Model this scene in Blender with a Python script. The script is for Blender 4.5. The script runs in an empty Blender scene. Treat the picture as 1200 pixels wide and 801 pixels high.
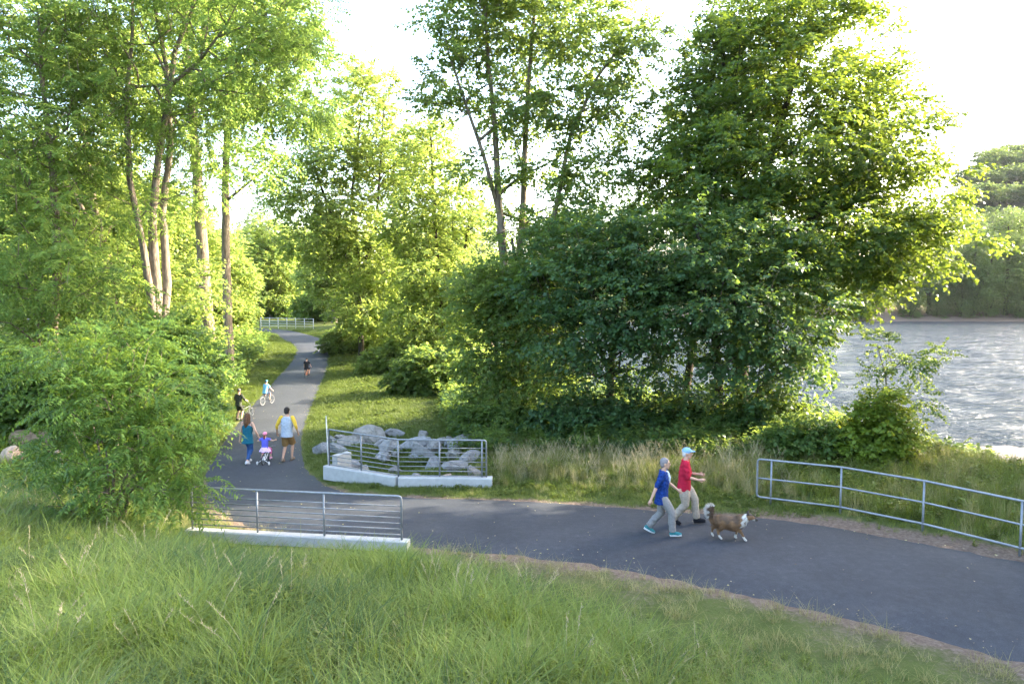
import bpy, bmesh, math, random
import numpy as np
from mathutils import Vector, Matrix

random.seed(7)
rng = np.random.default_rng(11)
R = math.radians
scene = bpy.context.scene

# ------------------------------------------------------------------ camera
F_PX, CX, CY, HZ = 850.0, 600.0, 400.5, 340.0
CAM = np.array([0.0, 0.0, 5.2])
PITCH = math.atan((CY - HZ) / F_PX)
cam_d = bpy.data.cameras.new('camera')
cam_d.sensor_width = 36.0
cam_d.lens = 36.0 * F_PX / 1200.0
cam_d.clip_start = 0.05
cam_d.clip_end = 4000.0
cam = bpy.data.objects.new('camera', cam_d)
scene.collection.objects.link(cam)
cam.location = CAM
cam.rotation_euler = (R(90) - PITCH, 0, 0)
scene.camera = cam

# ------------------------------------------------------------------ sky, sun, exposure
SUN_EL = R(24.0)
SUN_H = np.array([0.95, 0.30]); SUN_H /= np.linalg.norm(SUN_H)
SUN = np.array([SUN_H[0]*math.cos(SUN_EL), SUN_H[1]*math.cos(SUN_EL), math.sin(SUN_EL)])
world = bpy.data.worlds.new('World')
scene.world = world
world.use_nodes = True
wn = world.node_tree.nodes
sky = wn.new('ShaderNodeTexSky')
sky.sky_type = 'NISHITA'
sky.sun_disc = False
sky.sun_elevation = SUN_EL
sky.sun_rotation = math.atan2(SUN_H[0], SUN_H[1])
sky.air_density = 1.0
sky.dust_density = 3.6
sky.ozone_density = 1.0
world.node_tree.links.new(sky.outputs[0], wn['Background'].inputs[0])
wn['Background'].inputs[1].default_value = 0.15
sun_d = bpy.data.lights.new('sun', 'SUN')
sun_d.energy = 3.1
sun_d.angle = R(0.6)
sun_d.color = (1.0, 0.88, 0.68)
sun = bpy.data.objects.new('sun', sun_d)
scene.collection.objects.link(sun)
sun.rotation_euler = Vector(SUN).to_track_quat('Z', 'Y').to_euler()
scene.view_settings.view_transform = 'Standard'
scene.view_settings.look = 'None'
scene.view_settings.exposure = 3.3
scene.view_settings.gamma = 1.0
scene.view_settings.use_curve_mapping = False
cy = scene.cycles
cy.max_bounces = 7
cy.diffuse_bounces = 4
cy.glossy_bounces = 3
cy.transmission_bounces = 4
cy.transparent_max_bounces = 8
cy.volume_bounces = 0
cy.caustics_reflective = False
cy.caustics_refractive = False
cy.use_denoising = True
cy.sample_clamp_indirect = 6.0

# ------------------------------------------------------------------ photo pixel -> direction -> place
_f = np.array([0, math.cos(PITCH), -math.sin(PITCH)])
_u = np.array([0, math.sin(PITCH), math.cos(PITCH)])
def ray(px, py):
    return _f + np.array([1.0, 0, 0]) * ((px - CX) / F_PX) + _u * ((CY - py) / F_PX)
def PY(px, py, Y):
    d = ray(px, py); return CAM + d * (Y / d[1])
def PZ(px, py, z):
    d = ray(px, py); return CAM + d * ((z - CAM[2]) / d[2])

# ------------------------------------------------------------------ small mesh helpers
COL = scene.collection
def nrm(v):
    v = np.asarray(v, float); n = np.linalg.norm(v, axis=-1, keepdims=True); return v / np.maximum(n, 1e-9)

def fast_mesh(name, verts, faces, smooth=False):
    """verts (N,3); faces: (M,k) array of one polygon size"""
    me = bpy.data.meshes.new(name)
    v = np.asarray(verts, np.float32); f = np.asarray(faces, np.int32)
    me.vertices.add(len(v)); me.vertices.foreach_set('co', v.ravel())
    k = f.shape[1]
    me.loops.add(f.size); me.loops.foreach_set('vertex_index', f.ravel())
    me.polygons.add(len(f)); me.polygons.foreach_set('loop_start', np.arange(0, f.size, k, dtype=np.int32))
    me.polygons.foreach_set('loop_total', np.full(len(f), k, np.int32))
    if smooth: me.polygons.foreach_set('use_smooth', np.ones(len(f), bool))
    me.update(calc_edges=True)
    return me

class MB:
    def __init__(s): s.v = []; s.f = []
    def add(s, v, f):
        o = len(s.v); s.v.extend([tuple(map(float, p)) for p in v]); s.f.extend([tuple(i + o for i in q) for q in f]); return s
    def mesh(s, name, smooth=False):
        me = bpy.data.meshes.new(name); me.from_pydata(s.v, [], s.f)
        if smooth: me.polygons.foreach_set('use_smooth', np.ones(len(me.polygons), bool))
        me.update(); return me
    def tube(s, pts, rad, sides=8, rnd=False, squash=None): return s.add(*tube(pts, rad, sides, rnd, squash))
    def ball(s, c, r, rot=None, n=12): return s.add(*ball(c, r, rot, n))
    def box(s, c, h, rotz=0.0, ax=None):
        c = np.asarray(c, float)
        if ax is None:
            ca, sa = math.cos(rotz), math.sin(rotz); ax = np.array([[ca, sa, 0], [-sa, ca, 0], [0, 0, 1]])
        v = [c + ax[0]*h[0]*i + ax[1]*h[1]*j + ax[2]*h[2]*k for i in (-1, 1) for j in (-1, 1) for k in (-1, 1)]
        return s.add(v, [(0,1,3,2),(4,6,7,5),(0,4,5,1),(2,3,7,6),(0,2,6,4),(1,5,7,3)])

def tube(pts, rad, sides=8, rnd=False, squash=None):
    pts = np.asarray(pts, float); rad = np.broadcast_to(np.asarray(rad, float), (len(pts),)).copy()
    if rnd:
        a = nrm(pts[0] - pts[1]); b = nrm(pts[-1] - pts[-2])
        pts = np.vstack([pts[0] + a*rad[0]*.95, pts[0] + a*rad[0]*.7, pts, pts[-1] + b*rad[-1]*.7, pts[-1] + b*rad[-1]*.95])
        rad = np.concatenate([[rad[0]*.3, rad[0]*.72], rad, [rad[-1]*.72, rad[-1]*.3]])
    n = len(pts)
    t = np.zeros_like(pts); t[1:-1] = pts[2:] - pts[:-2]; t[0] = pts[1] - pts[0]; t[-1] = pts[-1] - pts[-2]; t = nrm(t)
    ref = np.array([0, 0, 1.0]) if abs(t[0][2]) < .9 else np.array([1.0, 0, 0])
    u = nrm(np.cross(t[0], ref)); ang = np.arange(sides) * 2*np.pi/sides
    vs = []
    for i in range(n):
        u = nrm(u - t[i]*np.dot(u, t[i])); w = np.cross(t[i], u)
        vs.append(pts[i] + rad[i]*(np.cos(ang)[:, None]*u + np.sin(ang)[:, None]*w))
    vs = np.vstack(vs); fs = []
    for i in range(n - 1):
        for j in range(sides):
            a = i*sides + j; b = i*sides + (j+1) % sides
            fs.append((a, b, b + sides, a + sides))
    fs.append(tuple(range(sides))[::-1]); fs.append(tuple(range((n-1)*sides, n*sides)))
    return vs, fs

def ball(c, r, rot=None, n=12):
    r = np.broadcast_to(np.asarray(r, float), (3,)); vs = [(0, 0, -1)]; m = n // 2
    for i in range(1, m):
        p = -math.pi/2 + math.pi*i/m
        for j in range(n):
            a = 2*math.pi*j/n; vs.append((math.cos(p)*math.cos(a), math.cos(p)*math.sin(a), math.sin(p)))
    vs.append((0, 0, 1)); vs = np.array(vs)*r
    if rot is not None: vs = vs @ np.asarray(rot).T
    vs = vs + np.asarray(c, float); fs = []
    for j in range(n): fs.append((0, 1 + (j+1) % n, 1 + j))
    for i in range(m - 2):
        for j in range(n):
            a = 1 + i*n + j; b = 1 + i*n + (j+1) % n; fs.append((a, b, b + n, a + n))
    k = 1 + (m-2)*n; T = len(vs) - 1
    for j in range(n): fs.append((k + j, k + (j+1) % n, T))
    return vs, fs

def rotm(axis, ang): return np.array(Matrix.Rotation(ang, 3, axis))

def put(name, me, mat=None, parent=None, loc=None, rz=None):
    o = bpy.data.objects.new(name, me); COL.objects.link(o)
    if mat is not None and me is not None and not me.materials: me.materials.append(mat)
    if parent is not None: o.parent = parent
    if loc is not None: o.location = loc
    if rz is not None: o.rotation_euler = (0, 0, rz)
    return o
def tag(o, label, cat, group=None, kind=None):
    if label: o['label'] = label
    if cat: o['category'] = cat
    if group: o['group'] = group
    if kind: o['kind'] = kind
    return o
def empty(name, loc=(0, 0, 0), rz=0.0): return put(name, None, None, None, loc, rz)

# ------------------------------------------------------------------ materials
def newmat(name):
    m = bpy.data.materials.new(name); m.use_nodes = True
    nt = m.node_tree; b = nt.nodes['Principled BSDF']; return m, nt, b
def N(nt, t, **kw):
    n = nt.nodes.new(t)
    for k, v in kw.items():
        if k in n.inputs: n.inputs[k].default_value = v
        else: setattr(n, k, v)
    return n
def ramp(nt, fac, stops):
    r = nt.nodes.new('ShaderNodeValToRGB'); cr = r.color_ramp
    while len(cr.elements) < len(stops): cr.elements.new(.5)
    for e, (p, c) in zip(cr.elements, stops): e.position = p; e.color = (*c, 1) if len(c) == 3 else c
    nt.links.new(fac, r.inputs[0]); return r
def bump(nt, b, h, strength=.3, dist=.02):
    bn = N(nt, 'ShaderNodeBump'); bn.inputs['Strength'].default_value = strength; bn.inputs['Distance'].default_value = dist
    nt.links.new(h, bn.inputs['Height']); nt.links.new(bn.outputs[0], b.inputs['Normal']); return bn
def noise(nt, scale, detail=4, rough=.6, coord='Object', vec=None):
    n = nt.nodes.new('ShaderNodeTexNoise'); n.inputs['Scale'].default_value = scale; n.inputs['Detail'].default_value = detail; n.inputs['Roughness'].default_value = rough
    if vec is None:
        tc = nt.nodes.new('ShaderNodeTexCoord'); vec = tc.outputs[coord]
    nt.links.new(vec, n.inputs['Vector']); return n

def plain(name, col, rough=.6, metal=0.0, var=.12, nscale=20, bstr=.15, bdist=.004, spec=.4):
    m, nt, b = newmat(name)
    n = noise(nt, nscale)
    c0 = [max(0, c*(1 - var)) for c in col]; c1 = [min(1, c*(1 + var)) for c in col]
    r = ramp(nt, n.outputs[0], [(.3, c0), (.7, c1)])
    nt.links.new(r.outputs[0], b.inputs['Base Color'])
    b.inputs['Roughness'].default_value = rough; b.inputs['Metallic'].default_value = metal
    b.inputs['Specular IOR Level'].default_value = spec
    if bstr: bump(nt, b, n.outputs[0], bstr, bdist)
    return m

def leafmat(name, dark, mid, light, trans, tmix=.45, patch=.35, rough=.5, inst=.16):
    m, nt, b = newmat(name); L = nt.links.new
    geo = N(nt, 'ShaderNodeNewGeometry')
    n = noise(nt, patch, 2)
    oi = N(nt, 'ShaderNodeObjectInfo')
    a = N(nt, 'ShaderNodeMath', operation='MULTIPLY'); a.inputs[1].default_value = .55; L(geo.outputs['Random Per Island'], a.inputs[0])
    c = N(nt, 'ShaderNodeMath', operation='MULTIPLY_ADD'); c.inputs[1].default_value = .75; L(n.outputs[0], c.inputs[0]); L(a.outputs[0], c.inputs[2])
    d = N(nt, 'ShaderNodeMath', operation='MULTIPLY_ADD'); d.inputs[1].default_value = inst; d.inputs[2].default_value = -.12 - inst/2
    L(oi.outputs['Random'], d.inputs[0])
    e = N(nt, 'ShaderNodeMath', operation='ADD'); L(c.outputs[0], e.inputs[0]); L(d.outputs[0], e.inputs[1])
    r = ramp(nt, e.outputs[0], [(.1, dark), (.5, mid), (.92, light)])
    L(r.outputs[0], b.inputs['Base Color']); b.inputs['Roughness'].default_value = rough; b.inputs['Specular IOR Level'].default_value = .35
    t = N(nt, 'ShaderNodeBsdfTranslucent')
    r2 = ramp(nt, e.outputs[0], [(.1, [x*.65 for x in trans]), (.92, [x*1.25 for x in trans])])
    L(r2.outputs[0], t.inputs[0])
    mx = N(nt, 'ShaderNodeMixShader'); mx.inputs[0].default_value = tmix
    L(b.outputs[0], mx.inputs[1]); L(t.outputs[0], mx.inputs[2]); L(mx.outputs[0], nt.nodes['Material Output'].inputs[0])
    return m

M = {}
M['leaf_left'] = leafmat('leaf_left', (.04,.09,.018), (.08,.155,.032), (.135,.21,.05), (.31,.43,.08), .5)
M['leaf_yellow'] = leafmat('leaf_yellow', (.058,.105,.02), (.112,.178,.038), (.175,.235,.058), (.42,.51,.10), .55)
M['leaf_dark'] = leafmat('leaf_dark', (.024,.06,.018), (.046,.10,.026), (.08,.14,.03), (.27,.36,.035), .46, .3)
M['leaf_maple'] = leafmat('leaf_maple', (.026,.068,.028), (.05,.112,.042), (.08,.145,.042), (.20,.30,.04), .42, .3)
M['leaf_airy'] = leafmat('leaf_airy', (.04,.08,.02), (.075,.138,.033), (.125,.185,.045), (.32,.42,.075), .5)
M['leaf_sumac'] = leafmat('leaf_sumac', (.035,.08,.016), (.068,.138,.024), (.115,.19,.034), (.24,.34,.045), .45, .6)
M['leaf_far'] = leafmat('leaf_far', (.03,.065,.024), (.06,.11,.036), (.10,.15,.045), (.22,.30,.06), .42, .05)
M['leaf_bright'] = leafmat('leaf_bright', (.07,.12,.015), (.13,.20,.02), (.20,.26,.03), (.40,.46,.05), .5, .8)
M['grass'] = leafmat('grass', (.07,.108,.016), (.13,.178,.026), (.205,.24,.052), (.26,.30,.038), .4, .25, inst=.5)
M['grass_deep'] = leafmat('grass_deep', (.03,.065,.016), (.058,.112,.026), (.10,.155,.04), (.14,.20,.035), .4, .25, inst=.4)
M['grass_fresh'] = leafmat('grass_fresh', (.085,.135,.02), (.15,.21,.03), (.23,.28,.06), (.28,.35,.045), .4, .25, inst=.4)
M['grass_tan'] = leafmat('grass_tan', (.19,.185,.06), (.34,.305,.115), (.46,.41,.19), (.30,.27,.09), .35, .5, inst=.4)
M['grass_lawn'] = leafmat('grass_lawn', (.055,.085,.014), (.095,.135,.022), (.15,.18,.035), (.18,.24,.04), .4, .3)
M['seed'] = plain('seed', (.40,.33,.19), .8, 0, .2, 60)

def barkmat(name, c0, c1):
    m, nt, b = newmat(name); L = nt.links.new
    tc = N(nt, 'ShaderNodeTexCoord'); mp = N(nt, 'ShaderNodeMapping'); mp.inputs['Scale'].default_value = (9, 9, 1.6)
    L(tc.outputs['Object'], mp.inputs[0])
    n = noise(nt, 1.6, 6, .65, vec=mp.outputs[0])
    r = ramp(nt, n.outputs[0], [(.32, c0), (.68, c1)])
    L(r.outputs[0], b.inputs['Base Color']); b.inputs['Roughness'].default_value = .9; b.inputs['Specular IOR Level'].default_value = .15
    bump(nt, b, n.outputs[0], .9, .05); return m
M['bark'] = barkmat('bark', (.07,.055,.04), (.24,.20,.15))
M['bark_dark'] = barkmat('bark_dark', (.025,.021,.016), (.085,.07,.052))
M['bark_pale'] = barkmat('bark_pale', (.10,.085,.065), (.34,.30,.24))
M['galv'] = plain('galvanised_steel', (.25,.262,.275), .55, .6, .18, 9, .05, .002)
M['conc'] = plain('concrete', (.40,.40,.39), .85, 0, .12, 5, .3, .006, .2)
def rockmat(name, a, b_, c):
    m, nt, b = newmat(name); L = nt.links.new
    oi = N(nt, 'ShaderNodeObjectInfo'); r0 = ramp(nt, oi.outputs['Random'], [(0, a), (.5, b_), (1, c)])
    n1 = noise(nt, 2.2, 6, .7); n2 = noise(nt, 9, 5, .7)
    r1 = ramp(nt, n1.outputs[0], [(.3, (.55,.55,.52)), (.55, (1,1,1)), (.75, (1.15,1.12,1.05))])
    x = N(nt, 'ShaderNodeMix', data_type='RGBA', blend_type='MULTIPLY'); x.inputs[0].default_value = 1; L(r0.outputs[0], x.inputs[6]); L(r1.outputs[0], x.inputs[7])
    L(x.outputs[2], b.inputs['Base Color']); b.inputs['Roughness'].default_value = .95; b.inputs['Specular IOR Level'].default_value = .15
    bump(nt, b, n2.outputs[0], .9, .06); return m
M['rock'] = rockmat('grey_rock', (.36,.36,.365), (.27,.27,.27), (.35,.32,.28))
M['rock_brown'] = plain('brown_rock', (.34,.25,.18), .9, 0, .35, 3, .8, .03, .2)
M['white_paint'] = plain('white_paint', (.62,.62,.61), .5, 0, .05, 10, 0)

# ------------------------------------------------------------------ path: edges read off the photograph, lying on its own grade
def path_grade(Y):
    Y = np.asarray(Y, float); t = np.clip((Y - 15.5) / 6.0, 0, 1); s = t*t*(3 - 2*t)
    return -0.3*s + 0.05*np.clip(Y - 45, 0, 45)
def on_path(px, py):
    z = 0.0
    for _ in range(40):
        p = PZ(px, py, z); z = .5*z + .5*float(path_grade(p[1]))
    p = PZ(px, py, z); p[2] = path_grade(p[1]); return p
PAIRS = [((1200,655),(1200,774)), ((1130,642),(1100,748)), ((1050,628),(1000,725)), ((960,612),(900,702)), ((880,603),(800,680)),
         ((780,596),(700,661)), ((700,590),(600,649)), ((600,584),(510,642)), ((500,581),(420,635)), ((440,578),(350,627)), ((405,574),(290,614)),
         ((376,562),(248,592)), ((357,540),(238,560)), ((357,500),(262,515)), ((373,460),(290,480)), ((384,430),(321,445)), ((387,412),(343,420)),
         ((383,400),(345,406)), ((360,391),(330,397)), ((325,385.5),(310,389))]
EA = [on_path(*a) for a, b in PAIRS]; EB = [on_path(*b) for a, b in PAIRS]
d0 = nrm((EA[0] - EA[2]) + (EB[0] - EB[2]))
for k, s in ((1, 5.0), (2, 14.0), (3, 40.0)):
    tw = np.array([0.25, -0.0, 0])*k
    pa = EA[0]*0; base = (PAIRS and (on_path(*PAIRS[0][0]), on_path(*PAIRS[0][1])))
    dd = nrm(d0 + np.array([.12*k, .10*k, 0])); dd[2] = 0
    EA.insert(0, base[0] + dd*s); EB.insert(0, base[1] + dd*s*.92)
dl = nrm(EA[-1] - EA[-2]); dl[2] = 0
for s in (12, 40):
    EA.append(EA[-1] + np.array([-s*.9, s*.35, 0])); EB.append(EB[-1] + np.array([-s*.9, s*.30, 0]))
EA = np.array(EA); EB = np.array(EB)
def smooth_line(P, per=8):
    out = []; n = len(P)
    for i in range(n - 1):
        p0, p1, p2, p3 = P[max(i-1, 0)], P[i], P[i+1], P[min(i+2, n-1)]
        for t in np.linspace(0, 1, per, endpoint=False):
            out.append(.5*((2*p1) + (-p0+p2)*t + (2*p0-5*p1+4*p2-p3)*t*t + (-p0+3*p1-3*p2+p3)*t**3))
    out.append(P[-1]); return np.array(out)
SA = smooth_line(EA); SB = smooth_line(EB)
for S in (SA, SB): S[:, 2] = path_grade(S[:, 1])
PC = (SA + SB)/2; PH = np.linalg.norm((SA - SB)[:, :2], axis=1)/2; PN = nrm((SA - SB)[:, :2])
# bank on the near/left side: a steeper slope up to where the camera stands, a gentle bank along the wood
kk = np.arange(len(PC))
near = 1/(1 + np.exp((PC[:, 1] - 17.5)/1.2)) * 1/(1 + np.exp(-(PC[:, 0] + 7.5)/.8))
SL_B = .16 + .145*near; OFF_B = 2.2 - 1.8*near + 1.9*near/(1 + np.exp(-(PC[:, 0] - 1.2)/.8)); CAP_B = 2.4 + 1.25*near

RIVER = np.array([(90,-60),(40,-6),(28,8),(23,15),(18.8,25),(16,31),(10.5,36),(5,43),(1,60),(-1,87),(-5,130),(-30,172),(60,181),(84,185),(100,179),(127,180),(190,176),(420,150),(420,-60)], float)
WATER_Z = -2.5
def seg_dist(P, poly, closed=True):
    d = np.full(len(P), 1e9); n = len(poly)
    for i in range(n if closed else n - 1):
        a, b = poly[i], poly[(i+1) % n]; ab = b - a
        t = np.clip(((P - a) @ ab)/(ab @ ab), 0, 1)
        d = np.minimum(d, np.linalg.norm(P - a - t[:, None]*ab, axis=1))
    return d
def inside(P, poly):
    c = np.zeros(len(P), bool); n = len(poly); j = n - 1
    for i in range(n):
        xi, yi = poly[i]; xj, yj = poly[j]
        k = ((yi > P[:, 1]) != (yj > P[:, 1])) & (P[:, 0] < (xj - xi)*(P[:, 1] - yi)/(yj - yi + 1e-12) + xi); c ^= k; j = i
    return c
def path_info(P):
    """distance outside the path edge (<0 on it), side (+1 river/lawn side, -1 near/wood side), nearest sample"""
    n = len(P); dA = np.full(n, 1e18); dB = np.full(n, 1e18); iA = np.zeros(n, int); iB = np.zeros(n, int)
    for E, dd, ii_ in ((SA, dA, iA), (SB, dB, iB)):
        for k in range(len(E) - 1):
            ax_, ay_ = E[k, 0], E[k, 1]; bx, by = E[k+1, 0] - ax_, E[k+1, 1] - ay_
            rx, ry = P[:, 0] - ax_, P[:, 1] - ay_; t = np.clip((rx*bx + ry*by)/(bx*bx + by*by + 1e-9), 0, 1)
            q = (rx - t*bx)**2 + (ry - t*by)**2; m_ = q < dd; dd[m_] = q[m_]; ii_[m_] = k
    on = inside(P, np.vstack([SA[:, :2], SB[::-1, :2]])); a_ = dA < dB
    sa_, sb_ = np.sqrt(dA), np.sqrt(dB); path_info.z = (SA[iA, 2]*sb_ + SB[iB, 2]*sa_)/(sa_ + sb_ + 1e-6)
    d = np.sqrt(np.where(a_, dA, dB)); return np.where(on, -d, d), np.where(a_, 1, -1), np.where(a_, iA, iB)
RIP = PZ(484, 545, -.2)
def wob(P, s, seed=0.0):
    x, y = P[:, 0]*s + seed, P[:, 1]*s - seed
    return (np.sin(x*1.3 + 1.7*np.sin(y*.7)) + np.sin(y*1.1 + 1.3*np.sin(x*.9 + 2)) + .5*np.sin(2.3*x - 1.9*y))/2.5
def ground_z(P, raw=False):
    P = np.atleast_2d(np.asarray(P, float))[:, :2]
    dist, side, idx = path_info(P); plz = path_info.z
    pz = np.where(side > 0, SA[idx, 2], SB[idx, 2]) - .03; d = np.maximum(dist, 0)
    rise = SL_B[idx]*np.maximum(0, d - OFF_B[idx] + .25*wob(P, .5)); cap = CAP_B[idx]
    rise = cap*(1 - np.exp(-rise/cap*1.15))
    z = pz + np.where(side < 0, rise, .04*np.minimum(d, 6)) + np.clip(d*.4, 0, 1)*.07*wob(P, .8, 3.)
    z -= .55*np.exp(-(((P[:, 0] - RIP[0])/1.7)**2 + ((P[:, 1] - RIP[1] - .6)/1.3)**2))*(d > 0)
    z = np.where(P[:, 1] > 150, 1.5 + .12*np.maximum(P[:, 1] - 185, 0).clip(0, 120), z)
    ins = inside(P, RIVER); ds = seg_dist(P, RIVER)
    zl = WATER_Z + .42*ds + .15*wob(P, .6); z = np.where(ins, WATER_Z - .12*np.minimum(ds, 12), np.minimum(z, zl))
    if not raw: z = np.where(dist < 0, plz - .03 - .05*np.clip(-dist/.4, 0, 1), z)
    return z
def gz(x, y): return float(ground_z([[x, y]])[0])

# ------------------------------------------------------------------ ground sheet
def grade(lo, hi, step, far_lo, far_hi, g=1.22):
    a = list(np.arange(lo, hi + 1e-6, step)); s = step; x = hi
    while x < far_hi: s *= g; x += s; a.append(x)
    s = step; x = lo; b = []
    while x > far_lo: s *= g; x -= s; b.append(x)
    return np.array(b[::-1] + a)
gx = grade(-27, 27, .36, -1500, 1500); gy = grade(1, 80, .42, -120, 2500)
XX, YY = np.meshgrid(gx, gy); GP = np.stack([XX.ravel(), YY.ravel()], 1)
GZ = ground_z(GP)
nx, ny = len(gx), len(gy)
ii = (np.arange(ny - 1)[:, None]*nx + np.arange(nx - 1)[None]).ravel()
gme = fast_mesh('ground', np.column_stack([GP, GZ]), np.stack([ii, ii + 1, ii + nx + 1, ii + nx], 1), True)
gd, gs, gi = path_info(GP)
dirt = np.exp(-np.maximum(gd, 0)/.22)*np.clip(1.25 - (GP[:, 1] - 14)/9, .38, 1)
rail_verge = ((gs > 0) & (PC[gi, 0] > 4.5))          # worn gravelly verge under the right-hand railing
dirt = np.maximum(dirt, np.where(rail_verge, np.exp(-np.maximum(gd - .35, 0)/.3), 0))
worn = np.where((gs < 0) & (PC[gi, 0] > -1) & (PC[gi, 1] < 17), .44*np.clip(1 - (gd - .3)/2.6, 0, 1), 0); dirt = np.maximum(dirt, worn + .12*(worn > 0)*wob(GP, 1.3))
dsh = seg_dist(GP, RIVER); ins = inside(GP, RIVER)
dirt = np.maximum(dirt, np.where(ins, 1, np.exp(-dsh/1.2)))
at = gme.attributes.new('dirt', 'FLOAT', 'POINT'); at.data.foreach_set('value', dirt.astype(np.float32))
m, nt, b = newmat('ground'); L = nt.links.new
aa = N(nt, 'ShaderNodeAttribute', attribute_name='dirt')
n1 = noise(nt, .9, 5); n2 = noise(nt, 14, 6, .7)
gr = ramp(nt, n1.outputs[0], [(.3, (.055,.075,.018)), (.55, (.085,.105,.028)), (.75, (.13,.125,.05))])
dr = ramp(nt, n2.outputs[0], [(.3, (.10,.07,.05)), (.55, (.17,.125,.095)), (.75, (.26,.21,.17))])
ad = N(nt, 'ShaderNodeMath', operation='MULTIPLY_ADD'); L(n2.outputs[0], ad.inputs[0]); ad.inputs[1].default_value = .5; L(aa.outputs['Fac'], ad.inputs[2])
fr = ramp(nt, ad.outputs[0], [(.55, (0, 0, 0)), (.85, (1, 1, 1))])
mx = N(nt, 'ShaderNodeMix', data_type='RGBA'); L(fr.outputs[0], mx.inputs[0]); L(gr.outputs[0], mx.inputs[6]); L(dr.outputs[0], mx.inputs[7])
L(mx.outputs[2], b.inputs['Base Color']); b.inputs['Roughness'].default_value = .95; b.inputs['Specular IOR Level'].default_value = .1
bump(nt, b, n2.outputs[0], .8, .05)
tag(put('ground', gme, m), 'grassy riverside ground with worn dirt edges beside the path', None, kind='structure')

# ------------------------------------------------------------------ asphalt path
across = np.linspace(0, 1, 9); pv = []
for a, c in zip(SB, SA):
    for t in across:
        p = a*(1 - t) + c*t; p = p.copy(); p[2] += .012 + .03*(1 - (2*t - 1)**2); pv.append(p)
# ragged, thin edge
pv = np.array(pv).reshape(len(SA), 9, 3)
for k in range(len(SA)):
    w = .035*math.sin(k*2.1) + .03*math.sin(k*.83 + 1)
    pv[k, 0, :2] -= PN[k]*w; pv[k, 8, :2] += PN[k]*w*.8; pv[k, 0, 2] = SB[k, 2] - .05; pv[k, 8, 2] = SA[k, 2] - .05
pv = pv.reshape(-1, 3); ii = (np.arange(len(SA) - 1)[:, None]*9 + np.arange(8)[None]).ravel()
pme = fast_mesh('path', pv, np.stack([ii, ii + 1, ii + 10, ii + 9], 1), True)
m, nt, b = newmat('asphalt'); L = nt.links.new
n1 = noise(nt, .55, 4, .6); n2 = noise(nt, 90, 3, .7); n3 = noise(nt, 7, 5, .7)
r1 = ramp(nt, n1.outputs[0], [(.3, (.027,.031,.039)), (.7, (.044,.049,.059))])
r2 = ramp(nt, n2.outputs[0], [(.35, (.6,.6,.6)), (.62, (1.15,1.15,1.15)), (.72, (2.2,2.2,2.2))])
r3 = ramp(nt, n3.outputs[0], [(.3, (.74,.75,.77)), (.55, (1,1,1)), (.68, (1.3,1.26,1.2)), (.74, (1.7,1.62,1.5))])
x1 = N(nt, 'ShaderNodeMix', data_type='RGBA', blend_type='MULTIPLY'); x1.inputs[0].default_value = 1; L(r1.outputs[0], x1.inputs[6]); L(r2.outputs[0], x1.inputs[7])
x2 = N(nt, 'ShaderNodeMix', data_type='RGBA', blend_type='MULTIPLY'); x2.inputs[0].default_value = 1; L(x1.outputs[2], x2.inputs[6]); L(r3.outputs[0], x2.inputs[7])
L(x2.outputs[2], b.inputs['Base Color']); b.inputs['Roughness'].default_value = .8; b.inputs['Specular IOR Level'].default_value = .35
bump(nt, b, n2.outputs[0], .5, .006)
tag(put('path', pme, m), 'smooth dark asphalt path curving away into the trees', None, kind='structure')

# ------------------------------------------------------------------ river
wx = grade(0, 60, .5, -700, 1500, 1.1); wy = grade(18, 120, .6, -200, 200, 1.1); wx = wx[(wx > -60) & (wx < 460)]; wy = wy[(wy > -60) & (wy < 195)]
XX, YY = np.meshgrid(wx, wy); n_x, n_y = len(wx), len(wy)
wz = WATER_Z + .05*np.sin(XX*.55 + 1.2*np.sin(YY*.31)) + .04*np.sin(YY*.9 + 1.5*np.sin(XX*.42)) + .03*np.sin(XX*1.7 - YY*1.3 + 2*np.sin(YY*.5))
ii = (np.arange(n_y - 1)[:, None]*n_x + np.arange(n_x - 1)[None]).ravel()
wme = fast_mesh('river', np.column_stack([XX.ravel(), YY.ravel(), wz.ravel()]), np.stack([ii, ii + 1, ii + n_x + 1, ii + n_x], 1), True)
m, nt, b = newmat('river_water'); L = nt.links.new
tc = N(nt, 'ShaderNodeTexCoord'); mp = N(nt, 'ShaderNodeMapping'); mp.inputs['Scale'].default_value = (.42, 1.25, 1); mp.inputs['Rotation'].default_value = (0, 0, R(-12)); L(tc.outputs['Object'], mp.inputs[0])
n1 = noise(nt, .33, 3, .6, vec=mp.outputs[0]); n2 = noise(nt, 1.5, 4, .65, vec=mp.outputs[0]); n3 = noise(nt, .09, 3, .5)
ad = N(nt, 'ShaderNodeMath', operation='MULTIPLY_ADD'); L(n2.outputs[0], ad.inputs[0]); ad.inputs[1].default_value = .35; L(n1.outputs[0], ad.inputs[2])
bump(nt, b, ad.outputs[0], 1.0, 1.7)
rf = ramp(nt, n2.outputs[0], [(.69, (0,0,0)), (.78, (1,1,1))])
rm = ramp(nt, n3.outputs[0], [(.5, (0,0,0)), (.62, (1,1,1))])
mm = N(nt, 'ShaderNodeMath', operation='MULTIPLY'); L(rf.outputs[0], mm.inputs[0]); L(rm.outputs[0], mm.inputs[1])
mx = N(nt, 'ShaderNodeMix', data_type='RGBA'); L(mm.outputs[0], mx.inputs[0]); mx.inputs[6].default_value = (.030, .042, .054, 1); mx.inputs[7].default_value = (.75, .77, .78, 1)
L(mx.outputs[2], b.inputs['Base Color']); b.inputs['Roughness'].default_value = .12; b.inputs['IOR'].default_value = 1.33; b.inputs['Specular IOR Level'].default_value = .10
tag(put('river', wme, m), 'wide rippled river flowing past the trees', None, kind='structure')

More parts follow.
